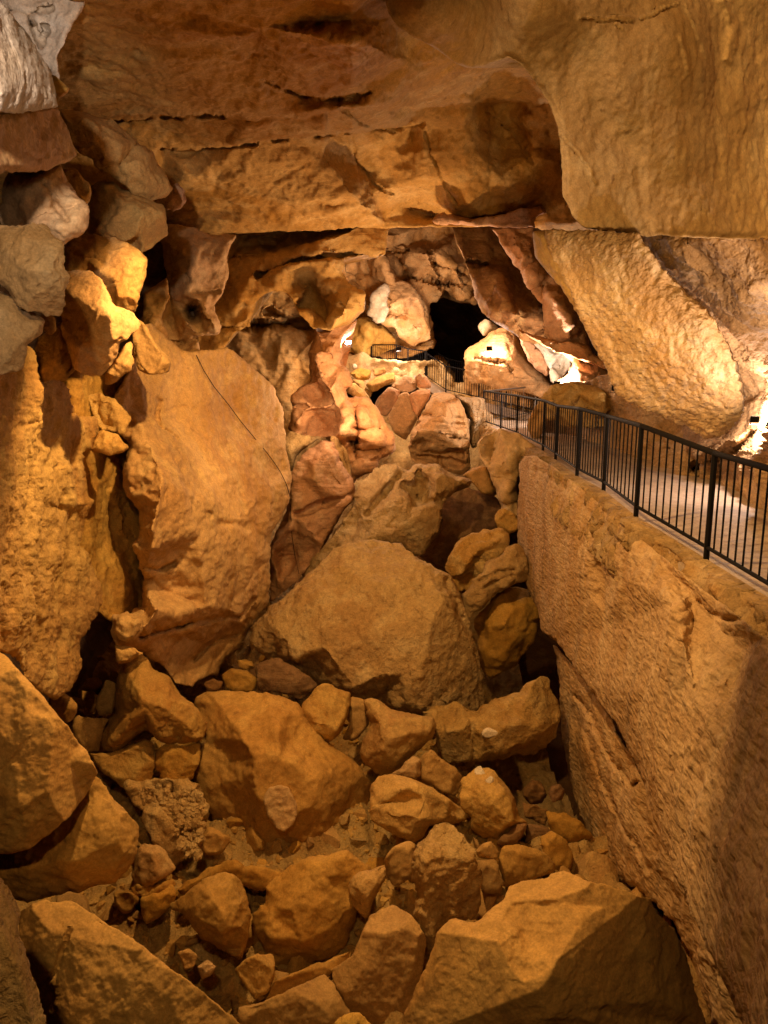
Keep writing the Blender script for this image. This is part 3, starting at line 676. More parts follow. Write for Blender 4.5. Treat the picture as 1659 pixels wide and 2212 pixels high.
def masonry():
    """low wall of rough stones in mortar under the railing"""
    ys = np.arange(-1, 29.2, 0.06); hs = np.linspace(0, 1, 22); W = []; F = []
    for y in ys:
        x = float(edge_x(y)) - 0.16
        for h in hs:
            W.append((x - 0.05 - 0.10 * h, y, float(wz(y)) + 0.035 - 0.75 * h))
        W.append((x + 0.16, y, float(wz(y)) + 0.06))
    W = np.array(W); m = len(hs) + 1
    cell = W * np.array([2.5, 2.5, 3.4]); disp = 0.13 * facet(cell, 77) + 0.09 * facet(cell * 2.1, 78) + 0.02 * fbm(W * 11, 79, 2)
    k = np.arange(len(W)) % m
    W[:, 0] -= np.where(k < m - 1, disp, 0); W[:, 2] += np.where(k == 0, disp * .3, 0)
    for j in range(len(ys) - 1):
        for i in range(m - 2):
            a = j * m + i; F.append([a, a + m, a + m + 1, a + 1])
        a = j * m; F.append([a, a + m - 1, a + 2 * m - 1, a + m])
    o = tag(link_mesh('retaining_wall', W, F, M['masonry']), 'low wall of rough mortared stones carrying the long black railing', 'wall'); BVH.append((o, W, F)); return o
masonry()
FACE = lambda off: (lambda u, v: np.clip(1600 * off / np.maximum(u - 829.5, 100), 5.2, 30) + 0.0 * v)
rock('cliff', 'O', [(1121, 1040), (1122, 1000), (1133, 986), (1160, 984), (1190, 1004), (1250, 1052), (1330, 1118), (1400, 1176), (1530, 1282), (1659, 1380), (1900, 1570), (1900, 2330), (1640, 2330), (1600, 2200), (1540, 2070), (1480, 1940), (1420, 1790), (1385, 1680), (1330, 1560), (1262, 1474), (1228, 1421), (1200, 1382), (1170, 1362), (1166, 1325), (1140, 1270), (1124, 1200), (1117, 1120)],
     lambda u, v: FACE(3.25)(u, v) * 1.0 - 0.0022 * (v - 1100) * np.clip((u - 1000) / 400, 0, 1), 'steep popcorn textured rock face dropping from the walkway wall into the pit', 'rock face', mat='cliff', rim=26, bulge=.9, big=.17, med=.03, fine=.012, thick=2.5, jag=2.2, step=3.8,
     pts=[(1150, 1050, -.2), (1180, 1200, -.2), (1240, 1150, -.3), (1290, 1150, -.1), (1300, 1260, .5), (1310, 1350, .4), (1260, 1250, -.3), (1350, 1250, -.4), (1370, 1180, -.2), (1450, 1300, -.5), (1500, 1290, .4), (1550, 1260, -.5), (1600, 1400, .3), (1500, 1500, -.5), (1560, 1620, -.2), (1450, 1700, -.4), (1600, 1900, -.4), (1400, 1500, -.5), (1640, 1330, -.4)],
     cracks=[('O', [(1130, 1010), (1180, 1020), (1230, 1060)], 5, .12), ('Q5', [(1515, 0), (1420, 170), (1320, 300), (1240, 380), (1150, 400)], 1.6, .025), ('O', [(1510, 1300), (1560, 1340), (1620, 1330)], 6, .2)])
rock('cliff', 'O', [(1196, 1390), (1240, 1440), (1300, 1520), (1400, 1700), (1500, 1950), (1640, 2240), (1660, 2330), (1580, 2330), (1530, 2180), (1490, 2060), (1450, 1985), (1395, 1930), (1330, 1890), (1282, 1830), (1243, 1730), (1222, 1640), (1212, 1560), (1210, 1480)],
     lambda u, v: FACE(3.3)(u, v) + 0.9, 'darker slanting lower flank under the popcorn rock face', 'rock face', mat='cliff', rim=24, big=.14, thick=2.2, jag=1.6, pts=[(1260, 1600, -.3), (1330, 1700, -.2), (1400, 1850, -.3)],
     cracks=[('O', [(1250, 1500), (1300, 1600), (1360, 1700), (1385, 1690)], 5, .25), ('O', [(1265, 1580), (1330, 1760), (1400, 1880)], 4, .2)])
rock('rock_slab', 'E', [(830, 0), (880, -60), (1000, -120), (1160, -80), (1340, 80), (1180, 90), (1145, 200), (1140, 300), (1150, 450), (1185, 560), (1170, 650), (1100, 640), (1040, 560), (1005, 520), (1030, 490), (1000, 430), (985, 350), (950, 250), (935, 180), (850, 100)], 19.2,
     'smooth upright slab under the bend of the walkway wall', 'rock', mat='smooth', rim=18, big=.12, thick=2, tilt=(-.6, 0), pts=[(960, 60, .5), (1060, 100, -.3), (1050, 350, -.3), (930, 0, .4)])
rock('boulder', 'E', [(978, 570), (1005, 520), (1040, 500), (1120, 530), (1185, 600), (1175, 665), (1120, 672), (1070, 682), (1010, 645), (985, 610)], 18.3, 'small ragged rock jammed between the pit wall and the popcorn face', 'rock', mat='ochre', rim=10, thick=.8, big=.1)
rock('rock_slab', 'F', [(980, 1195), (1100, 1225), (1210, 1230), (1270, 1400), (1300, 1450), (1200, 1500), (1190, 1570), (1130, 1600), (1105, 1560), (1110, 1400), (1060, 1290)], 26.4, 'broken masonry bank under the corner post of the railing', 'rock', mat='masonry', rim=8, thick=2, big=.25, fsc=1.6)

# ============================================================ LEFT SIDE
rock('cave_wall', 'O', [(-80, -140), (215, -140), (195, 0), (150, 60), (125, 120), (130, 200), (80, 220), (-80, 200)], 8.6, mat='pale', rim=14, big=.25, thick=2, **S, cracks=[('O', [(60, 40), (90, 90), (95, 60)], 6, .3), ('O', [(20, 20), (60, 30), (110, 18)], 4, .2)])
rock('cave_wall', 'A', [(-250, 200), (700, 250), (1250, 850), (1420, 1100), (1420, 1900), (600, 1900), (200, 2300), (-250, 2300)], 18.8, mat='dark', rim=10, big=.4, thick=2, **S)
rock('boulder', 'Q0', [(-120, -60), (0, -10), (25, 30), (80, 100), (135, 165), (172, 240), (225, 312), (238, 380), (250, 462), (150, 482), (0, 486), (-120, 490)], 5.0, 'white lit boulder jutting in above the left rock stack', 'boulder', mat='pale', rim=30, big=.10, med=.035, thick=1.5, pts=[(60, 200, -.2), (150, 300, -.35), (180, 400, -.3), (40, 380, -.3)], tilt=(.8, 0))
rock('boulder', 'A', [(380, -20), (440, 10), (540, 90), (530, 130), (470, 165), (420, 100)], 6.6, 'small dim stone peeking out behind the white lit boulder', 'rock', mat='ochre', rim=10, thick=.6, big=.05)
rock('rock_block', 'Q0', [(-120, 495), (100, 480), (252, 468), (262, 500), (292, 560), (308, 620), (330, 672), (300, 695), (205, 735), (120, 742), (-120, 748)], 6.4, 'squared block directly beneath the white lit boulder', 'rock', mat='tan', rim=16, big=.06, med=.03, thick=1.8, tilt=(1.0, 0), pts=[(60, 560, -.25), (80, 700, -.3), (250, 640, -.2)], cracks=[('A', [(210, 600), (300, 650), (380, 620)], 4, .07)])
rock('boulder', 'A', [(500, 285), (640, 298), (780, 338), (900, 390), (1010, 465), (1080, 540), (1190, 595), (1230, 690), (1300, 780), (1345, 870), (1290, 935), (1180, 975), (1060, 930), (1000, 860), (900, 800), (820, 740), (740, 660), (650, 612), (590, 550), (545, 430)], 10.8,
     'long rounded slab leaning against the ceiling above a black gap', 'boulder', mat='ochre', rim=30, big=.1, thick=1.2, tilt=(.5, 0), pts=[(700, 420, -.4), (900, 560, -.5), (850, 640, -.2), (1100, 760, -.5), (1180, 880, -.3), (960, 700, -.1)])
rock('rock_slab', 'A', [(80, 775), (300, 752), (465, 712), (520, 850), (640, 1000), (672, 1060), (660, 1190), (560, 1275), (480, 1305), (420, 1275), (200, 1205), (60, 1200), (18, 1130), (62, 1000), (66, 850)], 7.3,
     'greyish tan slab with long slanting creases under the squared block', 'rock', mat='tan', rim=16, big=.08, thick=1.2, pts=[(120, 900, -.3), (340, 850, -.35), (470, 1050, -.15), (500, 1200, -.3), (430, 950, -.3), (600, 1180, -.2), (200, 1150, -.2)], cracks=[('A', [(345, 860), (420, 960), (480, 1060), (540, 1150)], 6, .1)])
rock('boulder', 'A', [(475, 745), (600, 735), (640, 790), (700, 850), (720, 900), (700, 985), (670, 1020), (560, 890), (500, 830)], 8.8, 'small angular rock below the black gap of the leaning slab', 'rock', mat='ochre', rim=12, thick=.8, big=.15)
rock('boulder', 'A', [(690, 905), (790, 855), (910, 858), (960, 910), (1050, 930), (1160, 985), (1282, 1060), (1292, 1240), (1180, 1345), (1110, 1390), (1000, 1350), (850, 1290), (690, 1285), (540, 1285), (560, 1250), (640, 1170), (680, 1020)], 11.0,
     'flat faced boulder under the leaning slab with a shadowed underside', 'boulder', mat='ochre', rim=14, big=.08, thick=1.6, pts=[(850, 900, -.3), (850, 1240, -.5), (1000, 1000, -.4), (1180, 1080, -.5), (1270, 1230, -.25), (1000, 1275, -.5), (740, 1100, -.2), (1150, 1240, -.5), (1020, 1340, .3)])
rock('boulder', 'A', [(1220, 1000), (1330, 930), (1390, 850), (1450, 900), (1470, 980), (1420, 1055), (1290, 1050)], 14.2, 'little heap of broken flakes on the ledge beside the leaning slab', 'rock', mat='pink', rim=6, thick=.7, big=.3, fsc=2.5)
rock('boulder', 'A', [(-250, 1230), (0, 1215), (180, 1212), (240, 1188), (360, 1220), (400, 1275), (470, 1300), (490, 1350), (495, 1430), (480, 1500), (522, 1580), (500, 1650), (490, 1790), (462, 1872), (330, 1855), (240, 1830), (150, 1832), (108, 1760), (80, 1690), (0, 1640), (-250, 1560)], 5.7,
     'cream coloured rough boulder at the edge with a pitted top', 'boulder', mat='cream', rim=20, big=.12, med=.05, fine=.02, thick=1.3, jag=4, pts=[(150, 1500, -.35), (350, 1450, -.45), (200, 1300, -.2), (300, 1650, -.4), (430, 1600, -.25), (420, 1780, -.15)])
rock('boulder', 'A', [(488, 1310), (620, 1285), (750, 1272), (880, 1288), (1000, 1335), (1092, 1388), (1152, 1460), (1132, 1560), (1100, 1680), (1050, 1845), (960, 1880), (780, 1900), (600, 1800), (500, 1650), (486, 1450)], 9.3,
     'rounded brown boulder beside the tall black hole in the wall', 'boulder', mat='tan', rim=26, big=.07, thick=1.6, pts=[(600, 1400, -.2), (800, 1450, -.4), (1050, 1480, -.4), (1000, 1700, -.35), (830, 1650, -.1)], cracks=[('A', [(820, 1640), (960, 1620), (1030, 1590)], 3, .06)])
rock('boulder', 'A', [(505, 1620), (560, 1562), (640, 1580), (735, 1578), (800, 1625), (852, 1725), (900, 1820), (1040, 1875), (1092, 1950), (1085, 1995), (1000, 2060), (940, 2090), (920, 2170), (880, 2250), (800, 2335), (700, 2345), (600, 2300), (560, 2190), (520, 2080), (500, 1830)], 8.0,
     'smooth tan angular boulder with a few dark specks, widest of the left stack', 'boulder', mat='tan', rim=16, big=.06, med=.03, thick=1.2, jag=2.5, pts=[(600, 1700, -.3), (740, 1640, -.3), (780, 1850, -.4), (950, 1930, -.35), (650, 2150, -.3), (860, 2100, -.3), (560, 2000, .0)])
rock('boulder', 'O', [(287, 705), (300, 690), (312, 700), (330, 730), (372, 780), (365, 805), (330, 812), (300, 800), (285, 760)], 10.5, 'pale wedge with a lit left side below the rounded brown boulder', 'rock', mat='tan', rim=12, thick=.9, big=.08)
rock('boulder', 'Q2', [(450, 185), (470, 130), (520, 60), (545, 10), (575, 0), (572, 80), (560, 125), (500, 165)], 8.6, 'small pointed stone wedged under the smooth tan angular boulder', 'rock', mat='tan', rim=9, thick=.6, big=.06)
rock('boulder', 'A', [(330, 1890), (390, 1880), (430, 1920), (440, 2010), (400, 2040), (345, 1990)], 7.2, 'egg sized pebble in the gap below the cream boulder', 'pebble', mat='tan', rim=9, thick=.4, big=.03, jag=1)
rock('boulder', 'A', [(430, 1980), (500, 1960), (530, 2080), (560, 2200), (600, 2300), (520, 2380), (300, 2400), (220, 2300), (300, 2100)], 8.0, 'loose yellowish rubble lump under the cream boulder', 'rock', mat='ochre', rim=8, thick=.8, big=.25, fsc=2)
rock('boulder', 'O', [(-80, 620), (0, 630), (30, 650), (60, 665), (95, 690), (92, 720), (60, 745), (50, 800), (-80, 830)], 5.8, 'cream ledge below the pitted boulder at the edge', 'rock', mat='cream', rim=18, thick=1, big=.15)
rock('rock_wall_buttress', 'Q2', [(-140, -60), (0, -20), (120, 20), (185, 110), (250, 170), (300, 250), (312, 310), (350, 325), (415, 335), (430, 400), (400, 462), (362, 470), (365, 530), (380, 640), (402, 700), (368, 770), (340, 880), (400, 960), (440, 1130), (405, 1180), (345, 1280), (352, 1400), (332, 1450), (300, 1500), (240, 1545), (150, 1500), (60, 1350), (-140, 1300)],
     lambda u, v: 6.6 + 0.018 * u + 0.0005 * (v - 737), 'near ochre buttress of the left wall, pale at its outer edge', 'rock wall', mat='ochre', rim=30, big=.13, med=.06, fine=.025, thick=2.5, fsc=.9,
     ps=1.5, pts=[(100, 150, -.3), (230, 270, -.25), (330, 350, .0), (280, 330, -.2), (150, 420, -.2), (280, 560, -.4), (200, 700, -.2), (320, 700, -.3), (150, 900, -.3), (280, 950, -.1), (120, 1150, -.2), (250, 1200, -.1), (360, 1080, .1)],
     cracks=[('Q2', [(180, 300), (250, 280), (300, 320)], 8, .15), ('Q2', [(40, 390), (200, 330), (310, 310)], 4, .08), ('Q2', [(240, 540), (360, 520)], 4, .1)])
rock('boulder', 'Q2', [(380, 470), (430, 380), (490, 400), (560, 455), (510, 490), (430, 485)], 10.2, 'small overhanging stone over the smooth recess of the left wall', 'rock', mat='ochre', rim=9, thick=.6, big=.05)
rock('boulder', 'Q2', [(375, 240), (420, 220), (500, 250), (560, 330), (540, 400), (480, 390), (430, 380), (400, 310)], 10.9, 'cluster of broken stones between the buttress and the great bulge', 'rock', mat='ochre', rim=8, thick=.8, big=.3, fsc=2.2)
rock('cave_wall', 'Q2', [(200, 150), (560, 120), (700, 300), (720, 900), (700, 1200), (560, 1260), (430, 1180), (300, 1180), (300, 500)], lambda u, v: 11.5 + np.clip(u - 215, -50, 400) * .019, mat='ochre', rim=10, big=.12, thick=2, **S, pts=[(440, 560, .4), (520, 700, .2), (480, 800, .6), (560, 900, .0), (450, 1000, .0)])
rock('rock_wall_bulge', 'Q2', [(470, 330), (505, 220), (560, 120), (572, 10), (600, -60), (655, -82), (720, -10), (790, 38), (860, 40), (980, 30), (1060, 90), (1180, 200), (1222, 300), (1232, 450), (1258, 590), (1250, 700), (1190, 790), (1168, 860), (1162, 960), (1166, 1060), (1155, 1130), (1100, 1200), (1060, 1280), (1040, 1320), (955, 1392), (942, 1440), (870, 1450), (822, 1492), (760, 1480), (700, 1400), (620, 1350), (500, 1310), (488, 1250), (492, 1190), (560, 1170), (620, 1150), (628, 1040), (605, 950), (570, 880), (602, 830), (598, 740), (540, 650), (530, 560), (560, 450)],
     lambda u, v: 11.2 + np.clip(u - 240, 0, 500) * 0.0165, 'great tan bulge of the left wall with a smooth slanting upper face', 'rock wall', mat='tan', rim=13, big=.17, med=.03, fine=.02, thick=3.5, fsc=.9,
     ps=1.45, pts=[(560, 300, -.1), (600, 200, -.1), (680, 310, -.1), (640, 420, -.45), (700, 600, -1.1), (680, 690, -1.15), (760, 640, -1.15), (900, 690, -1.15), (1040, 780, -1.0), (1130, 660, -.5), (1060, 470, -.35), (900, 350, -.2), (760, 200, .0),
          (900, 130, -.1), (1100, 400, .05), (1200, 560, .1), (1000, 250, .1), (850, 460, -.5), (1180, 400, -.1),
          (650, 900, -1.0), (660, 1150, -.9), (630, 1230, -.7), (760, 1190, -.9), (900, 1140, -.95), (1030, 1180, -.6), (960, 900, -1.15), (1000, 1000, -.9), (1110, 900, -.5), (1100, 1100, -.3), (850, 830, -1.2), (760, 1290, -.1), (900, 1300, .0), (1000, 1240, -.1), (800, 1400, .2), (640, 1290, -.3), (560, 1240, -.4)],
     cracks=[('Q2', [(690, 260), (670, 330), (700, 380), (760, 420)], 5, .16), ('Q2', [(610, 1275), (740, 1238), (900, 1205), (1030, 1188), (1100, 1120)], 5, .3), ('Q2', [(630, 975), (690, 985), (760, 960)], 5, .15), ('Q2', [(700, 310), (800, 285)], 3, .08), ('Q2', [(500, 690), (560, 700), (600, 740)], 5, .15), ('Q2', [(955, 790), (1040, 790), (1060, 810)], 7, .15), ('Q2', [(1010, 1130), (1100, 1000), (1140, 960)], 5, .12), ('Q2', [(840, 1370), (930, 1300), (1020, 1270)], 5, .2), ('Q2', [(905, 740), (910, 760)], 5, .12)])
rock('boulder', 'Q2', [(490, 1190), (560, 1180), (620, 1200), (612, 1260), (560, 1300), (500, 1290)], 10.7, 'fluted rounded knob beside the low black hole in the left wall', 'rock', mat='ochre', rim=12, thick=.8, big=.12, fsc=2)
rock('boulder', 'Q2', [(495, 1310), (570, 1320), (620, 1350), (560, 1390), (500, 1390)], 10.8, 'blunt stub of rock under the fluted knob', 'rock', mat='ochre', rim=10, thick=.6, big=.06)
# upper slope under the column
rock('rock_ledge', 'B', [(-60, 560), (100, 440), (130, 600), (60, 720), (120, 920), (180, 1050), (330, 960), (340, 1020), (560, 1010), (600, 1120), (300, 1200), (60, 1200), (-60, 1190), (-90, 900)], 16.2, 'sloping rock ledge at the foot of the tan column', 'rock', mat='tan', rim=16, thick=1.6, big=.12, pts=[(-20, 900, -.4), (60, 1000, -.3), (200, 1120, -.1), (10, 700, -.1), (350, 1100, -.1)], cracks=[('B', [(90, 950), (250, 930), (320, 900)], 5, .2)])

# ============================================================ MIDDLE
rock('boulder', 'O', [(541, 1380), (548, 1350), (575, 1325), (602, 1300), (650, 1255), (690, 1218), (722, 1185), (760, 1168), (800, 1165), (862, 1172), (885, 1192), (905, 1208), (950, 1232), (972, 1240), (985, 1262), (1000, 1295), (1015, 1350), (1029, 1385), (1035, 1440), (1040, 1480), (1047, 1520), (1040, 1542), (990, 1556), (930, 1548), (880, 1545), (800, 1525), (740, 1500), (690, 1478), (650, 1458), (600, 1432), (560, 1412)], 15.6,
     'largest boulder in the pit, yellowish with a broad rough front', 'boulder', mat='rough', rim=14, bulge=.9, big=.12, med=.05, fine=.028, thick=3.2, jag=2.6,
     pts=[(590, 1345, -.45), (660, 1275, -.45), (760, 1195, -.3), (860, 1200, -.35), (930, 1245, -.5), (700, 1400, -1.05), (850, 1370, -1.0), (960, 1300, -.75), (990, 1400, -1.0), (640, 1422, -.75), (760, 1486, -1.1), (900, 1525, -1.3), (1000, 1520, -1.05), (1012, 1420, -.95), (800, 1300, -.75), (880, 1440, -1.3)],
     cracks=[('E', [(0, 860), (200, 960), (330, 1010), (400, 1130)], 6, .07), ('E', [(610, 1040), (700, 1300), (820, 1500)], 6, .14), ('E', [(580, 1960), (700, 1890)], 5, .15)])
rock('boulder', 'E', [(-515, 1000), (-450, 900), (-390, 830), (-270, 700), (-180, 560), (-110, 450), (-70, 300), (0, 230), (60, 190), (140, 143), (222, 150), (305, 203), (355, 155), (400, 140), (500, 170), (560, 215), (620, 240), (740, 240), (805, 280), (780, 320), (690, 340), (610, 400), (575, 450), (570, 600), (545, 690), (460, 790), (400, 845), (300, 840), (100, 850), (-200, 960), (-480, 1030)], 19.6,
     'ridged boulder with a jagged crest and long dusty slope behind the largest boulder', 'boulder', mat='rough', rim=16, big=.14, med=.07, fine=.03, thick=2.0, jag=2.6,
     ps=0.6, pts=[(-100, 600, .2), (0, 430, -.2), (150, 250, -.6), (240, 300, -.1), (330, 240, -.7), (380, 180, -.4), (440, 300, .1), (430, 430, .1), (500, 230, -.5), (600, 280, -.7), (570, 340, -.9), (560, 500, -1.1), (520, 660, -1.3), (420, 740, -1.2), (370, 470, -.6), (200, 560, -.9), (150, 640, -1.0), (-200, 800, -.3), (60, 700, -.8), (700, 290, -.5)],
     cracks=[('E', [(360, 200), (400, 300), (370, 450)], 7, .2), ('E', [(0, 520), (100, 400), (230, 230)], 8, .2), ('E', [(540, 400), (560, 420), (590, 330)], 5, .2)])
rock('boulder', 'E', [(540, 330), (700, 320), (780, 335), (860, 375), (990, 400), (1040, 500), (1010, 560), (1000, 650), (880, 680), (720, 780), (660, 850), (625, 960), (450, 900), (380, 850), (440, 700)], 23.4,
     'shadowed rock, coloured dark for shade, in the hollow right of the ridged boulder', 'boulder', mat='dark', rim=14, thick=2, big=.15)  # dark rock colour stands in for the shade beside the ridged boulder
rock('boulder', 'E', [(722, 238), (800, 180), (860, 165), (920, 170), (945, 250), (985, 340), (992, 375), (960, 398), (860, 372), (800, 300)], 21.6, 'plain rounded brown rock above the black hollow', 'rock', mat='clay', rim=16, thick=1.3, big=.07)
rock('boulder', 'E', [(620, 960), (632, 880), (660, 820), (720, 740), (800, 695), (900, 658), (1000, 660), (1082, 712), (1060, 780), (1030, 850), (960, 900), (930, 960), (900, 1050), (850, 1130), (760, 1135), (700, 1140), (670, 1100), (650, 1020)], 17.2,
     'hollowed rounded boulder right of the largest boulder', 'boulder', mat='rough', rim=14, big=.12, thick=1.4,
     ps=0.7, pts=[(700, 850, -.5), (800, 760, -.6), (930, 740, -.6), (920, 800, -.1), (830, 860, .2), (800, 920, .1), (690, 920, -.3), (760, 1050, .5), (1020, 720, -.3)])
rock('boulder', 'E', [(1100, 780), (1150, 768), (1190, 800), (1230, 880), (1230, 1040), (1150, 1065), (1080, 1100), (1000, 1125), (940, 1190), (895, 1250), (800, 1300), (762, 1335), (740, 1280), (730, 1200), (722, 1150), (780, 1112), (810, 1080), (800, 1050), (850, 1000), (880, 980), (890, 910), (940, 880), (1020, 860), (1060, 800)], 16.4,
     'twisted rock bridging the gap to the popcorn face with a pale knob at its foot', 'boulder', mat='rough', rim=12, big=.14, thick=1.0, ps=0.7, pts=[(960, 1000, -.3), (1050, 940, -.1), (1100, 850, -.1), (1080, 1040, -.3), (800, 1160, -.4), (850, 1200, -.3), (790, 1250, .0), (900, 1130, -.1)], cracks=[('E', [(850, 1040), (1000, 980), (1120, 960)], 4, .12), ('E', [(900, 1100), (1000, 1040), (1120, 1010)], 4, .12)])
rock('boulder', 'E', [(815, 1360), (880, 1290), (950, 1200), (1050, 1128), (1150, 1085), (1250, 1125), (1312, 1230), (1322, 1330), (1292, 1480), (1200, 1600), (1130, 1690), (1060, 1720), (1000, 1770), (940, 1795), (890, 1760), (865, 1700), (845, 1580), (840, 1450)], 17.0,
     'round dim boulder deep in the gap below the twisted rock', 'boulder', mat='clay', rim=40, bulge=1.3, big=.12, med=.05, thick=2, pts=[(1000, 1350, -.4), (1180, 1300, -.3), (1000, 1550, -.2)])
# far middle
g_ = 'blocks heaped below the far walkway'
rock('boulder', 'F', [(838, 1200), (900, 1188), (1000, 1215), (1030, 1240), (1052, 1285), (1080, 1350), (1100, 1410), (1112, 1560), (1100, 1625), (1118, 1740), (1048, 1790), (960, 1770), (860, 1740), (700, 1700), (655, 1590), (680, 1490), (740, 1370), (790, 1290)], 26.0,
     'layered trapezoid boulder with stepped strata below the far railing', 'boulder', mat='far', rim=10, big=.05, med=.04, thick=3, jag=1.8,
     pts=[(860, 1300, -.5), (1000, 1300, -.5), (760, 1450, -.8), (1080, 1570, -.9), (700, 1520, -.9), (900, 1560, -1.0), (900, 1620, -.1), (720, 1600, -.1), (1060, 1640, -.2), (900, 1740, .4)],
     ledges=[('F', [(640, 1350), (800, 1350), (1100, 1380)], .35, 1.5, 12), ('F', [(640, 1400), (800, 1400), (1110, 1420)], .35, 1.5, 10), ('F', [(640, 1500), (800, 1470), (1120, 1530)], .4, 1.5, 10), ('F', [(640, 1540), (800, 1540), (1000, 1590), (1120, 1610)], .6, 1.5, 30), ('F', [(640, 1620), (860, 1660), (1120, 1700)], .4, 1.5, 14)])
for a in [([(405, 1290), (450, 1220), (520, 1148), (605, 1182), (590, 1240), (545, 1310), (500, 1372), (440, 1332)], 28.0, 'pink', 'square pinkish block at the left of the far heap'),
          ([(500, 1378), (560, 1270), (605, 1198), (665, 1200), (700, 1340), (722, 1392), (690, 1450), (645, 1542), (560, 1485)], 27.6, 'far', 'triangular wedge in the middle of the far heap'),
          ([(668, 1200), (720, 1168), (822, 1168), (818, 1230), (770, 1310), (728, 1390), (690, 1320), (672, 1260)], 27.0, 'pink', 'upright pointed block right of the triangular wedge'),
          ([(530, 1150), (570, 1110), (640, 1065), (700, 1078), (730, 1110), (720, 1165), (662, 1195), (602, 1188)], 28.6, 'far', 'low block bridging the top of the far heap'),
          ([(705, 1082), (742, 1050), (790, 1078), (826, 1120), (820, 1158), (730, 1160)], 28.2, 'pink', 'rounded block topmost on the far heap'),
          ([(352, 1130), (420, 1082), (500, 1060), (560, 1042), (568, 1110), (480, 1150), (400, 1186)], 30.0, 'ochre', 'flat dim slab behind the far heap'),
          ([(230, 1050), (300, 1010), (390, 1030), (380, 1090), (300, 1110)], 31.5, 'ochre', 'long dim stone below the lit pebbles of the far bank'),
          ([(250, 1100), (330, 1100), (350, 1160), (400, 1190), (380, 1230), (300, 1180)], 30.4, 'clay', 'brown stone tucked under the flat dim slab'),
          ([(395, 1018), (490, 1008), (500, 1050), (420, 1075)], 31.0, 'clay', 'brown cobble right under the pale kerb of the far bank'),
          ([(200, 1180), (260, 1120), (340, 1180), (400, 1260), (420, 1330), (370, 1300), (290, 1240)], 24.5, 'rough', 'crumbly brown stone leaning on the folded column'),
          ([(475, 1560), (560, 1530), (572, 1600), (540, 1640), (470, 1650), (450, 1600)], 22.5, 'pink', 'blunt nose of rock over the black hole of the middle'),
          ([(250, 995), (275, 985), (290, 1005), (280, 1020), (255, 1018)], 32.0, 'pale', 'white round pebble glowing near the far kerb')]:
    rock('boulder', 'F', a[0], a[1], a[3], 'rock', mat=a[2], rim=9, big=.10, med=.04, thick=1.6 if a[1] < 31 else .8, jag=1.4, group=g_)

# ============================================================ LOWER PIT
rock('boulder', 'O', [(418, 1520), (425, 1505), (440, 1495), (473, 1493), (540, 1496), (612, 1505), (648, 1522), (670, 1568), (715, 1610), (762, 1640), (800, 1688), (803, 1760), (785, 1810), (748, 1842), (690, 1856), (640, 1860), (602, 1870), (570, 1855), (520, 1815), (470, 1778), (447, 1748), (425, 1712), (412, 1680), (420, 1640), (448, 1600), (447, 1570), (428, 1545)], 12.6,
     'broad clay coated boulder with a pale oval patch on its front', 'boulder', mat='clay', rim=30, big=.07, med=.035, thick=2.6,
     pts=[(450, 1520, -.2), (520, 1560, -.5), (527, 1600, -.75), (550, 1665, -1.0), (570, 1700, -1.15), (582, 1770, -1.2), (610, 1800, -1.2), (650, 1720, -1.15), (600, 1640, -1.0), (600, 1560, -.6), (700, 1680, -.8), (760, 1720, -.6), (500, 1640, -.25), (470, 1700, -.2), (520, 1740, -.4), (545, 1800, -.5), (650, 1820, -.7), (740, 1790, -.6), (490, 1600, -.4)],
     cracks=[('O', [(560, 1650), (578, 1712), (590, 1780)], 7, -.04)])
rock('boulder', 'C', [(500, 108), (530, 100), (572, 140), (598, 188), (650, 225), (702, 250), (735, 300), (762, 352), (842, 412), (890, 460), (935, 522), (925, 570), (910, 622), (820, 642), (740, 640), (700, 648), (640, 620), (560, 575), (500, 620), (440, 662), (380, 690), (320, 702), (300, 660), (292, 600), (320, 540), (345, 500), (390, 470), (378, 400), (392, 270), (430, 190), (465, 140)], 12.0,
     'triangular boulder with a pale right edge standing over broken blocks', 'boulder', mat='ochre', rim=12, big=.08, med=.05, thick=1.8, jag=2.6,
     pts=[(540, 180, -.2), (480, 330, -.5), (560, 420, -.6), (740, 430, -.5), (780, 500, -.55), (850, 590, -.5), (880, 520, -.2), (650, 560, -.6), (600, 540, -.55), (430, 560, -.45), (350, 620, -.3), (700, 340, -.3)],
     cracks=[('C', [(740, 420), (790, 500), (900, 610)], 5, .04), ('C', [(560, 575), (680, 520), (760, 600)], 7, .08)])
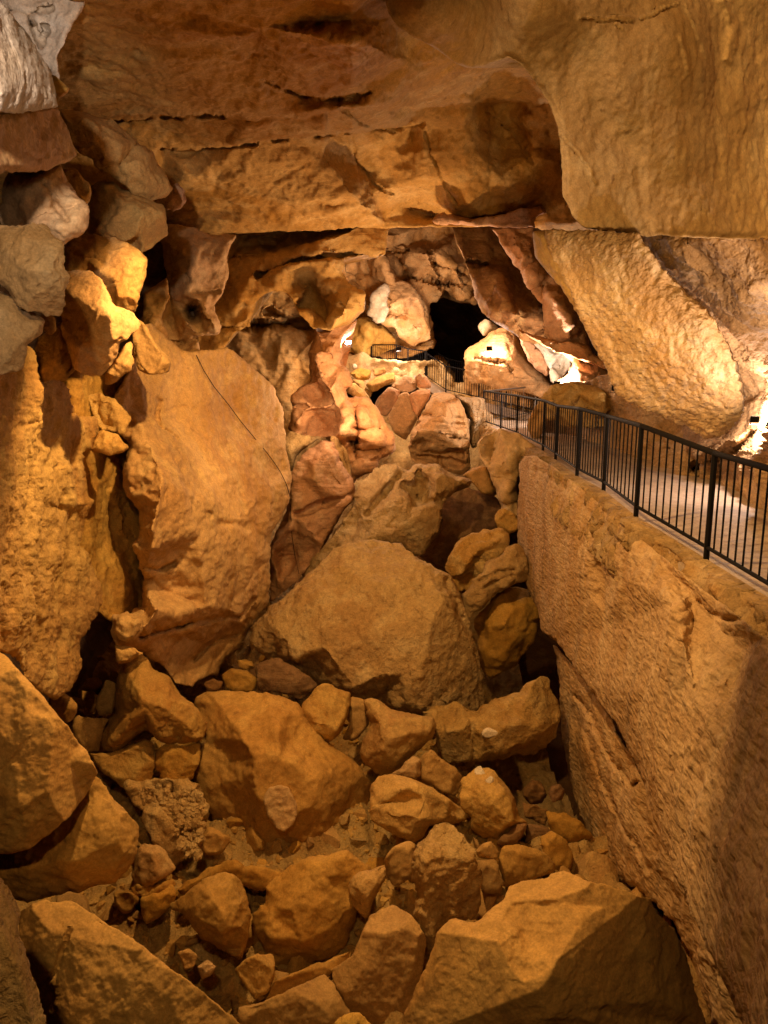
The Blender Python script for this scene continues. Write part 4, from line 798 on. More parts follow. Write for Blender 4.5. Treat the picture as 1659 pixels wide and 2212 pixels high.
lower = [
 ('C', [(225, 700), (300, 705), (380, 690), (440, 665), (560, 622), (612, 640), (618, 690), (605, 800), (598, 860), (540, 902), (460, 922), (400, 890), (360, 850), (290, 800)], 11.8, 'ochre', 'speckled squarish block directly under the triangular boulder', .9, 14),
 ('C', [(620, 690), (680, 655), (740, 650), (800, 660), (880, 650), (875, 740), (845, 850), (800, 890), (750, 918), (695, 915), (650, 860), (650, 810), (612, 785)], 11.9, 'ochre', 'small block with a split front beside the clay coated boulder', .8, 14),
 ('C', [(545, 1030), (580, 1010), (640, 1008), (680, 1060), (720, 1110), (712, 1150), (760, 1210), (790, 1300), (800, 1335), (742, 1372), (690, 1330), (640, 1280), (600, 1200), (560, 1150), (535, 1100)], 10.7, 'rough', 'long crusty stone lying aslant on the gravel', .7, 12),
 ('C', [(880, 1195), (940, 1140), (985, 1160), (1062, 1195), (1060, 1240), (1020, 1290), (985, 1312), (920, 1312), (880, 1260)], 10.9, 'clay', 'small wedge stone at the end of the gravel', .7, 12),
 ('C', [(510, 1290), (535, 1250), (560, 1238), (650, 1262), (700, 1320), (742, 1385), (700, 1420), (600, 1480), (495, 1482), (478, 1430)], 10.0, 'tan', 'greyish three sided stone between the leaning slabs and the gravel', .8, 12),
 ('C', [(470, 1480), (600, 1490), (720, 1445), (745, 1480), (700, 1530), (560, 1560), (490, 1530)], 10.0, 'ochre', 'flat chip under the greyish three sided stone', .5, 8),
 ('C', [(530, 1562), (640, 1540), (722, 1480), (742, 1555), (700, 1620), (640, 1680), (560, 1722), (540, 1650)], 9.7, 'clay', 'standing wedge of rock with a black gap on its left', .7, 10),
 ('C', [(370, 1530), (480, 1510), (530, 1570), (490, 1650), (430, 1660), (380, 1600)], 9.9, 'clay', 'low clay covered stone left of the standing wedge', .7, 10),
 ('Q4', [(742, 958), (790, 930), (850, 880), (905, 845), (960, 820), (1010, 830), (1045, 852), (1062, 910), (1085, 1000), (1078, 1080), (1058, 1150), (1040, 1202), (960, 1152), (880, 1110), (830, 1050), (800, 1000), (745, 975)], 9.0, 'clay', 'pointed boulder with a shadowed lower side near the yellow block', 1.2, 18),
 ('Q4', [(765, 900), (800, 860), (850, 840), (900, 800), (1020, 770), (1060, 800), (1140, 790), (1230, 830), (1200, 880), (1130, 900), (1060, 880), (960, 860), (860, 880), (800, 915)], 10.0, 'clay', 'crumbled strip of stone along the foot of the clay coated boulder', .9, 12),
 ('Q4', [(1150, 880), (1240, 800), (1330, 760), (1500, 720), (1600, 800), (1620, 900), (1560, 940), (1530, 1040), (1500, 1130), (1440, 1180), (1300, 1212), (1180, 1242), (1150, 1160), (1085, 1070), (1092, 990), (1150, 950)], 9.8, 'clay', 'wide smooth mud coated boulder in the middle of the lower pit', 2.0, 22),
 ('Q4', [(1010, 1242), (1060, 1190), (1110, 1175), (1180, 1172), (1192, 1240), (1165, 1330), (1100, 1372), (1060, 1310)], 8.6, 'ochre', 'small yellow block below the pointed boulder', .6, 9),
 ('Q4', [(765, 1170), (820, 1150), (850, 1180), (840, 1230), (800, 1240)], 8.7, 'tan', 'grey chip lying in the hollow under the pointed boulder', .3, 6),
 ('Q4', [(850, 1230), (900, 1195), (940, 1230), (905, 1270), (870, 1285)], 8.6, 'tan', 'smaller flake beside the grey chip in the hollow', .25, 6),
 ('Q4', [(1180, 1290), (1300, 1240), (1440, 1190), (1520, 1160), (1500, 1240), (1440, 1260), (1300, 1330), (1200, 1400), (1140, 1370)], 8.7, 'clay', 'thin dark shelf of rock edging the mud coated boulder', .8, 9),
 ('Q4', [(1430, 1240), (1520, 1180), (1600, 1000), (1700, 960), (1780, 1000), (1840, 1100), (1830, 1200), (1800, 1300), (1760, 1440), (1740, 1560), (1560, 1560), (1500, 1400), (1450, 1310)], 8.5, 'clay', 'flat brown rock bed left of the great corner boulder', 1.2, 22),
 ('Q4', [(1030, 1400), (1130, 1380), (1250, 1330), (1400, 1260), (1440, 1300), (1500, 1400), (1560, 1560), (1000, 1560)], 8.0, 'clay', 'low brown slab along the bottom between the foreground rocks', 1.2, 16),
 ('D', [(90, 340), (110, 290), (132, 240), (200, 150), (240, 132), (300, 145), (392, 180), (390, 240), (352, 350), (310, 420), (250, 460), (165, 442), (130, 385)], 12.9, 'ochre', 'cut looking cube of rock perched on the clay coated boulder', .9, 8),
 ('D', [(392, 200), (460, 208), (482, 290), (490, 350), (430, 425), (390, 440), (345, 420), (385, 340)], 13.4, 'clay', 'small brown stone between the perched cube and the heart shaped boulder', .6, 10),
 ('D', [(455, 215), (490, 205), (540, 212), (600, 265), (700, 290), (780, 302), (842, 312), (858, 360), (838, 412), (760, 490), (720, 530), (680, 562), (600, 612), (540, 612), (480, 572), (450, 520), (460, 430), (500, 345), (470, 280)], 12.8, 'ochre', 'heart shaped boulder below the front of the largest boulder', 1.2, 16),
 ('D', [(770, 290), (850, 250), (950, 230), (1000, 262), (1050, 275), (1100, 252), (1150, 215), (1200, 212), (1250, 185), (1330, 170), (1340, 130), (1400, 95), (1462, 85), (1482, 180), (1525, 240), (1535, 330), (1500, 420), (1455, 478), (1300, 512), (1230, 535), (1150, 542), (1050, 545), (900, 552), (865, 480), (850, 400), (820, 330)], 13.4, 'rough', 'long curved boulder with a ragged upper rim spanning the black gap', 1.3, 16),
 ('D', [(600, 622), (650, 590), (690, 555), (740, 520), (772, 540), (772, 620), (742, 652), (660, 640)], 12.0, 'tan', 'small pale chip under the heart shaped boulder', .4, 8),
 ('D', [(765, 520), (830, 480), (880, 530), (965, 592), (1002, 660), (960, 742), (880, 715), (770, 650)], 12.0, 'clay', 'brown wedge beneath the long curved boulder', .9, 12),
 ('D', [(490, 705), (505, 665), (540, 635), (620, 620), (720, 640), (830, 690), (900, 742), (965, 782), (1045, 830), (1020, 870), (960, 892), (880, 880), (820, 900), (790, 960), (742, 992), (640, 952), (580, 920), (520, 882), (500, 800)], 11.0, 'ochre', 'broad humped boulder with a rough hollow right of the clay coated boulder', 1.3, 14),
 ('D', [(985, 740), (1000, 640), (1060, 590), (1110, 585), (1172, 612), (1230, 670), (1275, 735), (1310, 850), (1352, 882), (1280, 960), (1250, 1000), (1190, 1012), (1100, 962), (1045, 905), (1050, 850), (1000, 800)], 11.3, 'ochre', 'rounded boulder holding a few pale crystals on its crown', 1.2, 18),
 ('D', [(1185, 1002), (1240, 940), (1290, 885), (1352, 890), (1330, 950), (1290, 1000), (1230, 1022)], 11.0, 'dark', 'dark slab propped under the rounded crystal boulder', .5, 8),
 ('D', [(568, 1082), (620, 1015), (705, 980), (745, 1002), (725, 1060), (732, 1182), (680, 1205), (620, 1232), (585, 1180)], 9.8, 'clay', 'leaning stone left of the upright crusted rock', .7, 10),
 ('D', [(378, 1215), (400, 1175), (435, 1148), (500, 1140), (572, 1108), (580, 1185), (520, 1295), (475, 1412), (410, 1342), (380, 1275)], 9.5, 'ochre', 'pointed lit chip with a sharp black shadow on its right', .6, 8),
 ('D', [(718, 1062), (745, 1010), (790, 970), (850, 885), (880, 878), (925, 890), (985, 950), (1045, 1020), (1062, 1080), (1085, 1150), (1092, 1300), (1072, 1400), (1000, 1420), (960, 1412), (900, 1440), (870, 1482), (825, 1602), (775, 1590), (740, 1560), (718, 1460), (745, 1300), (728, 1180)], 8.9, 'rough', 'upright crusted rock standing in the middle of the lower pit', 1.0, 22),
 ('D', [(1068, 1035), (1110, 995), (1155, 985), (1195, 1045), (1180, 1082), (1120, 1080), (1080, 1070)], 10.2, 'clay', 'little stone topping the brown blocks by the crusted rock', .4, 7),
 ('D', [(1068, 1085), (1180, 1080), (1200, 1150), (1225, 1210), (1200, 1280), (1150, 1262), (1100, 1252), (1085, 1160)], 10.0, 'clay', 'squat brown block right of the upright crusted rock', .7, 9),
 ('D', [(1190, 1080), (1210, 1020), (1300, 1005), (1400, 1030), (1450, 1050), (1500, 1100), (1500, 1160), (1400, 1180), (1300, 1205), (1225, 1235)], 10.4, 'clay', 'flat dusty slab behind the great corner boulder', .9, 14),
 ('D', [(1420, 960), (1480, 930), (1560, 970), (1600, 1060), (1580, 1140), (1500, 1150), (1440, 1080)], 10.9, 'clay', 'rounded crusty stone near the foot of the rock face', .7, 14),
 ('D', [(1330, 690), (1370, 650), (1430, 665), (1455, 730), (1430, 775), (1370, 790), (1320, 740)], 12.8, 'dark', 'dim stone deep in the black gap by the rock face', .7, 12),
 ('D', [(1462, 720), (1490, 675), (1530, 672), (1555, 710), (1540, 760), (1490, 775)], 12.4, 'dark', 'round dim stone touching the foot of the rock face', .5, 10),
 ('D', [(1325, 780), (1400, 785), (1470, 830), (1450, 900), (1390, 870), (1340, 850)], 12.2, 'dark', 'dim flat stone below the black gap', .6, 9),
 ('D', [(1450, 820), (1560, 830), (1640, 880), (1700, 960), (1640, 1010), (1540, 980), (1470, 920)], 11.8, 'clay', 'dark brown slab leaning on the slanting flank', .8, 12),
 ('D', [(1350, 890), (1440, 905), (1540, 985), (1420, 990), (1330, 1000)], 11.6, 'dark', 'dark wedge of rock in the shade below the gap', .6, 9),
 # left lower
 ('C', [(0, 300), (60, 330), (130, 380), (155, 430), (140, 500), (95, 520), (40, 470), (-20, 420)], 10.6, 'clay', 'brown stone at the foot of the near buttress', .8, 12),
 ('C', [(180, 330), (260, 335), (275, 400), (260, 470), (200, 480), (185, 400)], 12.9, 'clay', 'narrow upright stone in the dark corner below the buttress', .5, 9),
 ('C', [(270, 380), (330, 270), (385, 280), (380, 400), (360, 470), (280, 470)], 13.0, 'clay', 'dim block tucked behind the triangular boulder', .6, 9),
 ('C', [(160, 480), (240, 490), (345, 500), (300, 590), (290, 700), (230, 690), (150, 620), (120, 560)], 11.9, 'clay', 'dusty brown ledge left of the triangular boulder', .9, 12),
 ('C', [(1110, 150), (1160, 145), (1210, 165), (1205, 210), (1130, 205)], 15.2, 'clay', 'small flat pebble in the dark left of the largest boulder', .4, 7),
 ('C', [(1015, 240), (1060, 200), (1160, 205), (1230, 260), (1210, 330), (1100, 345), (1030, 310)], 14.6, 'clay', 'dim round stone in the dark left of the largest boulder', .6, 12),
 ('C', [(1220, 170), (1330, 130), (1500, 220), (1590, 300), (1500, 380), (1380, 340), (1230, 330)], 14.4, 'dark', 'brown rock in the shadow under the largest boulder', .9, 10),
 ('C', [(905, 290), (960, 262), (1020, 280), (1010, 330), (930, 340)], 14.2, 'dark', 'smallest stone in the dark pocket behind the clay coated boulder', .4, 8),
]
extra = {
 'heart shaped boulder below the front of the largest boulder': dict(pts=[(540, 330, -.4), (700, 350, -.5), (800, 360, -.4), (560, 480, -.5), (640, 540, -.4), (740, 440, -.3)]),
 'cut looking cube of rock perched on the clay coated boulder': dict(pts=[(120, 335, -.25), (330, 345, -.55), (385, 200, -.05), (210, 170, .0), (290, 430, -.3), (180, 430, -.2)], big=.03),
 'pointed boulder with a shadowed lower side near the yellow block': dict(pts=[(800, 950, -.2), (900, 900, -.3), (930, 960, -.55), (960, 1060, -.65), (1030, 1180, -.35), (860, 1010, -.35), (1050, 950, -.2), (1050, 1060, -.35)], big=.03),
 'long curved boulder with a ragged upper rim spanning the black gap': dict(pts=[(950, 320, -.4), (1050, 340, -.2), (1150, 320, -.3), (1250, 300, -.2), (1400, 230, -.3), (960, 500, -.5), (1150, 480, -.6), (1300, 420, -.6), (1420, 350, -.5), (1380, 150, -.1)], jag=4),
 'broad humped boulder with a rough hollow right of the clay coated boulder': dict(pts=[(560, 700, -.4), (700, 680, -.3), (650, 760, .0), (800, 740, -.1), (820, 720, -.4), (760, 850, -.5), (600, 850, -.5), (700, 920, -.5), (950, 840, -.3)]),
 'upright crusted rock standing in the middle of the lower pit': dict(jag=4.5, big=.14, med=.07, fine=.04),
 'wide smooth mud coated boulder in the middle of the lower pit': dict(pts=[(1250, 950, -.4), (1400, 850, -.2), (1450, 1000, -.4), (1300, 1120, -.5), (1180, 1100, -.4), (1170, 1000, -.2)], jag=3.2),
 'rounded boulder holding a few pale crystals on its crown': dict(pts=[(1100, 700, -.4), (1180, 760, -.5), (1250, 880, -.5), (1180, 960, -.3), (1100, 850, -.3)]),
 'pointed lit chip with a sharp black shadow on its right': dict(pts=[(500, 1150, -.3), (490, 1290, -.35), (420, 1250, -.2)], big=.02),
}
for z, pl, d, mt, lab, th, rm in lower:
    kw = dict(big=.09, med=.045, jag=2.0); kw.update(extra.get(lab, {}))
    rock('boulder' if th >= .9 else 'stone', z, pl, d, lab, 'boulder' if th >= .9 else 'stone', mat=mt, rim=rm, thick=th, group='fallen rocks in the pit', **kw)

# loose rubble lying wherever the pit floor is bare
def rubble():
    rnd = np.random.RandomState(11); protos = []
    lab = 'small loose stone lying on the clay floor between the boulders'
    def put(o, p, s):
        o.location = p; o.rotation_euler = tuple(rnd.uniform(0, 6.28, 3)); o.scale = (s * rnd.uniform(.8, 1.2), s * rnd.uniform(.65, 1.1), s * rnd.uniform(.5, .9))
        tag(o, lab, 'stone', 'loose stones on the pit floor')
    bm = bmesh.new(); bmesh.ops.create_icosphere(bm, subdivisions=4, radius=1)
    B = np.array([v.co[:] for v in bm.verts]); F = [[v.index for v in f.verts] for f in bm.faces]; bm.free()
    for k in range(9):
        W = B.copy()
        for _ in range(11):      # cut flat faces
            n = rnd.normal(size=3); n /= np.linalg.norm(n); c = rnd.uniform(.42, .85)
            e = np.maximum(W @ n - c, 0); W -= e[:, None] * n
        W *= (1 + .05 * facet(B * 3 + k * 9, k) + .03 * fbm(B * 7 + k * 5, k, 2))[:, None]
        me = bpy.data.meshes.new('stone'); me.from_pydata(W.tolist(), [], F); me.materials.append(M[['clay', 'ochre', 'clay', 'rough', 'clay'][k % 5]])
        me.polygons.foreach_set('use_smooth', [True] * len(F)); protos.append(me)
    n = 0; spots = []
    fl = [b for b in BVH if b[0].name.startswith('pit_floor')][0][0].name
    for _ in range(5000):
        u = rnd.uniform(80, 1480); v = rnd.uniform(1380, 2200)
        best = None
        dirv = P(u, v, 1.0).normalized()
        for o, W, Fc in BVH:
            if o.name not in TREES: TREES[o.name] = BVHTree.FromPolygons([tuple(w) for w in W], Fc)
            h = TREES[o.name].ray_cast(Vector((0, 0, 0)), dirv)
            if h[0] is not None and (best is None or h[3] < best[1][3]): best = (o.name, h)
        if best is None or best[0] != fl: continue
        p = best[1][0]
        if p.x > 1.9 and p.y > 11.3: continue
        s = float(np.clip(rnd.lognormal(-1.7, .5), .07, .42))
        if any((p - q).length < (s + t) * .75 for q, t in spots): continue
        spots.append((p, s))
        o = bpy.data.objects.new('stone', protos[n % 9]); COL.objects.link(o); put(o, p + Vector((0, 0, s * .05)), s); n += 1
        if n >= 270: break
    print('RUBBLE', n)
rubble()

def depth_at(u, v):
    h = hit(u, v); p = h[0]; return p.y * CP - p.z * SP
face = rock('lit_oval_face', 'C', [(1262, 960), (1300, 900), (1360, 890), (1410, 905), (1440, 950), (1462, 1010), (1462, 1080), (1430, 1140), (1390, 1172), (1340, 1150), (1300, 1100), (1275, 1040)], depth_at(605, 1745) - .10,
     mat='tan', rim=6, big=.02, med=.01, thick=.25, jag=1.2, tilt=(0, -.1), kind='part')  # paler rock stands in for light on this smooth face
clay_b = [o for o in scene.objects if o.get('label', '').startswith('broad clay coated')][0]
del face['kind']; face['label'] = 'smooth oval face coloured pale where it is lit'
bpy.context.view_layer.update(); face.parent = clay_b; face.location = face.location - clay_b.location
def crystals():
    bm = bmesh.new(); bmesh.ops.create_icosphere(bm, subdivisions=2, radius=1)
    B = np.array([v.co[:] for v in bm.verts]); Fc = [[v.index for v in f.verts] for f in bm.faces]; bm.free()
    for k, (x, y, s_, lab) in enumerate([(1140, 655, .09, 'pale crystal lump lower of two on the rounded boulder'), (1095, 605, .10, 'pale crystal lump on the very top of the rounded boulder'), (1152, 400, .14, 'faceted pale crystal lump stuck on the long curved boulder')]):
        u, v = cv('D', [(x, y)])[0]; h = hit(u, v)
        if not h: continue
        W = B.copy(); r = np.random.RandomState(k + 3)
        for _ in range(9):
            n = r.normal(size=3); n /= np.linalg.norm(n); W -= np.maximum(W @ n - r.uniform(.4, .8), 0)[:, None] * n
        W = W * np.array([1.2, 1, .8]) * s_ + np.array(h[0])
        tag(link_mesh('crystal', W, Fc, M['pale'], smooth=False), lab, 'crystal', 'pale crystals in the pit')
crystals()
# gravel patch
def gravel():
    rnd = np.random.RandomState(4); V = []; F = []
    base, fc = ico()
    for i in range(330):
        u = rnd.uniform(300, 440); v = rnd.uniform(1700, 1850)
        if not inside(np.array([[u, v]]), cv('C', [(470, 900), (640, 860), (860, 900), (930, 1060), (900, 1220), (980, 1320), (820, 1340), (700, 1150), (560, 1020)]))[0]: continue
        s = rnd.uniform(.02, .075); c = np.array(P(u, v, 11.15 - (v - 1700) * .004))
        W = base * (1 + .35 * rnd.uniform(-1, 1, (len(base), 1))) * s * rnd.uniform(.6, 1.2, 3) + c
        F += [[k + len(V) * len(base) for k in f] for f in fc]; V.append(W)
    o = link_mesh('gravel', np.vstack(V), F, M['rough'], smooth=False); tag(o, 'patch of coarse crumbly gravel between the blocks and the clay coated boulder', 'gravel', kind='stuff')
def ico():
    bm = bmesh.new(); bmesh.ops.create_icosphere(bm, subdivisions=1, radius=1)
    V = np.array([v.co[:] for v in bm.verts]); F = [[v.index for v in f.verts] for f in bm.faces]; bm.free(); return V, F
gravel()
def grit():
    rnd = np.random.RandomState(9); V = []; F = []
    bm = bmesh.new(); bmesh.ops.create_icosphere(bm, subdivisions=1, radius=1)
    B = np.array([v.co[:] for v in bm.verts]); Fc = [[v.index for v in f.verts] for f in bm.faces]; bm.free()
    n = 3800; X = rnd.uniform(-4.5, 3.0, n); Y = rnd.uniform(7.5, 19, n); Z = floor_z(X, Y)
    for i in range(n):
        s = rnd.lognormal(-3.3, .5)
        W = B * (1 + .3 * rnd.uniform(-1, 1, (len(B), 1))) * s * rnd.uniform(.5, 1.3, 3) + np.array([X[i], Y[i], Z[i]])
        b = len(V) * len(B); F += [[k + b for k in f] for f in Fc]; V.append(W)
    tag(link_mesh('grit', np.vstack(V), F, M['ochre'], smooth=False), 'coarse grit and chips strewn over the clay floor of the pit', 'grit', kind='stuff')
grit()
rock('rubble_bank', 'C', [(440, 880), (640, 850), (880, 880), (940, 1060), (900, 1220), (1050, 1320), (1150, 1420), (900, 1480), (740, 1400), (640, 1150), (520, 1020)], 11.6, 'crumbly bank of earth and chips around the gravel', 'rubble', mat='rough', rim=12, thick=1.2, big=.25, fsc=1.8)

# ============================================================ FOREGROUND
rock('boulder', 'O', [(-120, 1340), (-20, 1395), (10, 1415), (50, 1455), (90, 1500), (150, 1575), (190, 1630), (213, 1668), (195, 1700), (150, 1762), (110, 1800), (62, 1836), (0, 1846), (-120, 1850)], 6.6, 'big smooth slab lying against the near left buttress', 'boulder', mat='clay', rim=24, big=.06, med=.03, thick=1.6,
     pts=[(60, 1560, -.3), (120, 1650, -.35), (40, 1740, -.45), (150, 1690, -.2), (0, 1620, -.4)], cracks=[('O', [(0, 1665), (30, 1640), (80, 1570)], 4, .07)])
rock('boulder', 'O', [(205, 1680), (240, 1722), (275, 1755), (300, 1785), (293, 1830), (272, 1880), (250, 1905), (200, 1915), (150, 1925), (60, 1950), (-60, 1920), (-120, 1850), (0, 1820), (90, 1780), (170, 1710)], 7.3, 'brown block jutting out beneath the big smooth slab', 'boulder', mat='clay', rim=20, big=.08, thick=1.6, pts=[(240, 1800, -.4), (160, 1850, -.45), (60, 1880, -.3), (220, 1740, -.25), (180, 1800, -.3)])
rock('boulder', 'O', [(-120, 1860), (-20, 1875), (10, 1905), (30, 1938), (46, 1972), (42, 2010), (55, 2060), (68, 2100), (85, 2150), (105, 2300), (-120, 2300)], 4.2, 'pale rough rock at the very corner nearest the viewer', 'boulder', mat='rough', rim=14, big=.05, thick=.8, jag=4)
rock('boulder', 'O', [(38, 1972), (70, 1955), (100, 1945), (125, 1950), (150, 1945), (172, 1955), (215, 1985), (262, 2015), (300, 2045), (342, 2072), (372, 2095), (405, 2118), (450, 2152), (520, 2215), (580, 2330), (60, 2330), (85, 2140), (50, 2060)], 6.4, 'long dark brown slab sloping across the bottom left foreground', 'boulder', mat='clay', rim=20, big=.10, med=.05, thick=1.5, soft=70, pts=[(150, 2060, -.2), (250, 2120, -.3), (150, 2200, -.6), (350, 2200, -.5)], cracks=[('O', [(85, 2130), (120, 2100), (150, 2010)], 5, .12)])
rock('boulder', 'Q5', [(60, 1700), (85, 1440), (150, 1300), (180, 1230), (205, 1180), (228, 1085), (290, 1020), (330, 1025), (400, 1042), (470, 970), (520, 930), (540, 880), (610, 862), (700, 848), (735, 820), (775, 812), (815, 822), (860, 850), (960, 872), (1050, 905), (1100, 932), (1150, 930), (1180, 1000, .5), (1250, 1060, .9), (1310, 1200, 1.2), (1350, 1350, 1.3), (1400, 1500, 1.3), (1440, 1700, 1.3)], 6.9,
     'great corner boulder with a smooth yellow top and dark right side', 'boulder', mat='clay', rim=14, big=.04, med=.03, fine=.012, thick=2.2, step=3.4,
     pts=[(560, 950, .1), (760, 960, -.1), (960, 960, -.1), (600, 1060, -.25), (760, 1090, -.5), (870, 1130, -.75), (1000, 1090, -.5), (1140, 945, -.25), (1100, 1010, -.35), (640, 1130, -.45), (420, 1060, -.35), (300, 1060, -.3), (350, 1180, -.75), (260, 1250, -.6), (200, 1400, -.7), (480, 1120, -.6), (560, 1100, -.45), (450, 1250, -.9), (600, 1300, -.95), (780, 1200, -1.0), (720, 1400, -1.15), (300, 1450, -1.0), (900, 1400, -.6), (1000, 1250, -.4), (1150, 1300, -.2), (1200, 1100, -.1)],
     cracks=[('Q5', [(370, 1060), (410, 1150), (420, 1250)], 6, .05)])
rock('stone', 'Q4', [(1450, 1470), (1490, 1440), (1560, 1435), (1600, 1480), (1640, 1560), (1450, 1560)], 5.6, 'pale rounded stone tip at the bottom beside the corner boulder', 'stone', mat='ochre', rim=10, thick=.4, big=.05)

# ============================================================ RAILINGS
def bar_mesh(name, segs, r, mat, parent, sides=8):
    """one mesh from straight or bent round bars; segs: list of point lists"""
    V = []; F = []
    for pts_ in segs:
        pts_ = [Vector(p) for p in pts_]; n = len(pts_)
        for i, p in enumerate(pts_):
            t = (pts_[min(i + 1, n - 1)] - pts_[max(i - 1, 0)]).normalized()
            a = t.cross(Vector((0, 0, 1)) if abs(t.z) < .9 else Vector((0, 1, 0))).normalized(); b = a.cross(t).normalized()
            b0 = len(V) if i == 0 else b0
            for k in range(sides):
                w = 2 * math.pi * (k + .5) / sides
                V.append(p + a * (r * math.cos(w)) + b * (r * math.sin(w)))
        for i in range(n - 1):
            for k in range(sides):
                k2 = (k + 1) % sides
                F.append([b0 + i * sides + k, b0 + i * sides + k2, b0 + (i + 1) * sides + k2, b0 + (i + 1) * sides + k])
        F.append([b0 + k for k in range(sides)][::-1]); F.append([b0 + (n - 1) * sides + k for k in range(sides)])
    org = Vector((0, 0, 0)) if parent else None
    return link_mesh(name, [tuple(v) for v in V], F, mat, parent, smooth=False, origin=org)

def railing(name, label, bases, h, counts, rp=.03, rt=.027, rb=.018, rbal=.0095, lows=0.09, group=None, mat='iron', skip_posts=()):
    root = bpy.data.objects.new(name, None); COL.objects.link(root)
    root.empty_display_size = .2
    o0 = Vector(bases[0]); root.location = o0
    tag(root, label, 'railing', group)
    B = [Vector(b) - o0 for b in bases]
    up = Vector((0, 0, 1))
    for i, b in enumerate(B):
        if i in skip_posts: continue
        p = bar_mesh('post', [[b - up * .12, b + up * h]], rp, M[mat], root, 8)
    bar_mesh('top_rail', [[b + up * h for b in B]], rt, M[mat], root, 10)
    bar_mesh('bottom_rail', [[b + up * lows for b in B]], rb, M[mat], root, 8)
    for i in range(len(B) - 1):
        for k in range(1, counts[i] + 1):
            q = B[i].lerp(B[i + 1], k / (counts[i] + 1))
            bar_mesh('baluster', [[q + up * lows, q + up * (h - .01)]], rbal, M[mat], root, 6)
    return root

bases = [Vector(p) for p in RB]
railing('railing', 'long black iron railing with thin uprights along the near walkway', bases, 1.15, [11, 9, 8, 9, 9, 5, 10, 8, 9], rp=.033, rt=.034, rb=.022, rbal=.0105)
# cross rail at the bend
def PZ(u, v, h, px): return P(u, v, h * FPX / px)
e0 = bases[-1]; far_b = P(1155, 892, 30.5); far_b.z = e0.z + .1
railing('railing', 'short railing with a pale handrail across the bend of the walkway', [e0 + Vector((.02, .12, 0)), far_b], 1.13, [3], rp=.03, rt=.03, rb=.02, rbal=.01, mat='steel')
# rear ramp railing, front side: from the far post down to the bend
ramp_f = [((919, 815), (919, 746), 34.5), ((963, 846), (963, 794), 33.5), ((1034, 862), (1034, 803), 32), ((1093, 876), (1093, 815), 31.2), ((1160, 893), (1160, 834), 30.6)]
rf = [P(b[0], b[1], d) for b, t, d in ramp_f]
railing('railing', 'dark railing along the near side of the far ramp', rf, 1.13, [8, 13, 11, 13], rp=.035, rt=.028, rb=.02, rbal=.012)
ramp_b = [P(921, 806, 38), P(967, 832, 37.5), P(1000, 840, 37)]
railing('railing', 'farther dark railing on the other side of the ramp before the black passage', ramp_b, 1.3, [9, 7], rp=.035, rt=.03, rb=.02, rbal=.012)
up_b = [P(803, 796, 36), P(856, 797, 35.2), P(881, 806, 34.8), P(921, 812, 34.5)]
railing('railing', 'railing with a steel end post on the upper landing by the small lamp', up_b, 1.12, [12, 5, 8], rp=.04, rt=.028, rb=.02, rbal=.012)
bk_b = [P(742, 768, 40), P(800, 765, 40), P(850, 764, 40)]
railing('railing', 'faint railing on the highest level behind the upper landing', bk_b, .8, [0, 0], rp=.03, rt=.028, rb=.015)
st_b = [P(738, 765, 37.5), P(760, 780, 37), P(792, 797, 36.5)]
railing('railing', 'stair railing descending behind the folded orange column', st_b, .7, [3, 4], rp=.03, rt=.03, rb=.02, rbal=.015)

# far walkway pieces
def slab_path(name, left, right, mat, thick=.35, kind='structure'):
    W = []; F = []; n = len(left)
    for a, b in zip(left, right):
        W += [tuple(a), tuple(b), (b.x, b.y, b.z - thick), (a.x, a.y, a.z - thick)]
    for i in range(n - 1):
        for k in range(4):
            F.append([i * 4 + k, (i + 1) * 4 + k, (i + 1) * 4 + (k + 1) % 4, i * 4 + (k + 1) % 4])
    F.append([0, 1, 2, 3]); F.append([(n - 1) * 4 + k for k in (3, 2, 1, 0)])
    return tag(link_mesh(name, W, F, M[mat], smooth=False), kind=kind)
off = Vector((1.4, 1.6, 0)); dn = Vector((0, 0, -.06)); ex = Vector((-.12, -.12, 0))
slab_path('ramp', [p + dn + ex for p in rf], [p + dn + Vector((1.2, 3.2, 0)) for p in rf], 'floor')
slab_path('landing', [p + dn + Vector((0, -.2, 0)) for p in up_b], [p + dn + Vector((.3, 3.4, 0)) for p in up_b], 'floor')
# chipped rock step line between the two ramps
rock('rock_mound', 'F', [(940, 1190), (1180, 1232), (1400, 1275), (1620, 1330), (1560, 1420), (1400, 1400), (1210, 1420), (1150, 1330), (1000, 1230)], 31.4, 'dim rocky bank under the far ramp seen through the bars', 'rock', mat='rough', rim=8, thick=2, big=.2, fsc=1.5)
# stone cheek behind the ramp
rock('rock_mound', 'F', [(1070, 990), (1100, 950), (1160, 945), (1240, 960), (1340, 985), (1400, 1060), (1540, 1110), (1640, 1150), (1700, 1330), (1500, 1300), (1200, 1250), (1090, 1180), (1060, 1100)], 33.5, 'low rock wall behind the ramp under the whitened boulder', 'rock', mat='far', rim=10, thick=2, big=.2, fsc=1.4)
rock('boulder', 'F', [(855, 930), (900, 930), (960, 1000), (1010, 1090), (960, 1180), (880, 1160), (800, 1100), (790, 1000)], 39.5, 'smooth brown rock seen through the ramp railing', 'rock', mat='clay', rim=14, thick=1.2, big=.06)

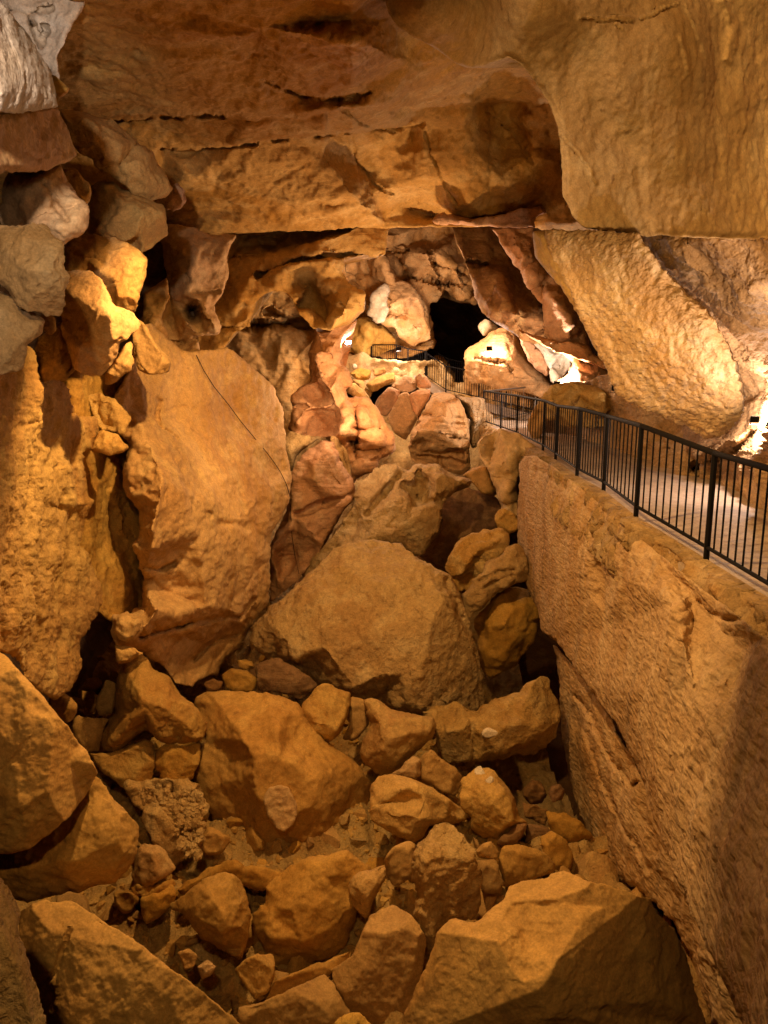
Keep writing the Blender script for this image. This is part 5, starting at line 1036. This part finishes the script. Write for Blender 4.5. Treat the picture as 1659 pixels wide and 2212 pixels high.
# ============================================================ LAMP FIXTURES
def floodlight(loc, aim, label, s=1.0, glow=60):
    root = bpy.data.objects.new('floodlight', None); COL.objects.link(root); root.location = loc
    root.rotation_euler = (Vector(aim) - Vector(loc)).to_track_quat('Y', 'Z').to_euler()
    root.empty_display_size = .1
    tag(root, label, 'floodlight', 'cave floodlights')
    def box(bm, cx, cy_, cz, x, y, z):
        r = bmesh.ops.create_cube(bm, size=1); bmesh.ops.scale(bm, vec=(x, y, z), verts=r['verts']); bmesh.ops.translate(bm, vec=(cx, cy_, cz), verts=r['verts'])
    def mk(name, f, mat):
        bm = bmesh.new(); f(bm); me = bpy.data.meshes.new(name); bm.to_mesh(me); bm.free(); me.materials.append(M[mat])
        o = bpy.data.objects.new(name, me); COL.objects.link(o); o.parent = root; return o
    def body(bm):
        box(bm, 0, -.05 * s, 0, .20 * s, .10 * s, .15 * s)
        for k in range(4): box(bm, (-.06 + .04 * k) * s, -.115 * s, 0, .01 * s, .03 * s, .12 * s)
        bmesh.ops.bevel(bm, geom=bm.edges[:12], offset=.008 * s, segments=1)
    mk('housing', body, 'iron')
    mk('lens', lambda bm: box(bm, 0, .006 * s, 0, .17 * s, .008 * s, .12 * s), 'lens')
    def br(bm):
        box(bm, -.115 * s, -.04 * s, -.06 * s, .008 * s, .03 * s, .14 * s); box(bm, .115 * s, -.04 * s, -.06 * s, .008 * s, .03 * s, .14 * s); box(bm, 0, -.04 * s, -.134 * s, .238 * s, .03 * s, .008 * s)
    mk('bracket', br, 'iron')
    return root
for L_ in FIX: floodlight(*L_)

# ---- thin cable down the left wall
cab = []
for u, v in [(424, 767), (440, 800), (462, 835), (492, 872), (520, 910), (548, 944), (575, 976), (595, 1003), (606, 1020), (614, 1036), (620, 1050), (626, 1070), (628, 1110), (631, 1160), (637, 1200), (646, 1240)]:
    h = hit(u, v)
    if h: 
        dv = P(u, v, 1).normalized(); cab.append(Vector(h[0]) - dv * .13)
# keep it taut: no jumps backwards
if len(cab) > 3:
    o = bar_mesh('cable', [cab], .009, M['cable'], None, 5); tag(o, 'thin dark cable strung down the left wall bulge', 'cable')
print('TRIS', sum(len(o.data.polygons) for o in scene.objects if o.type == 'MESH'))
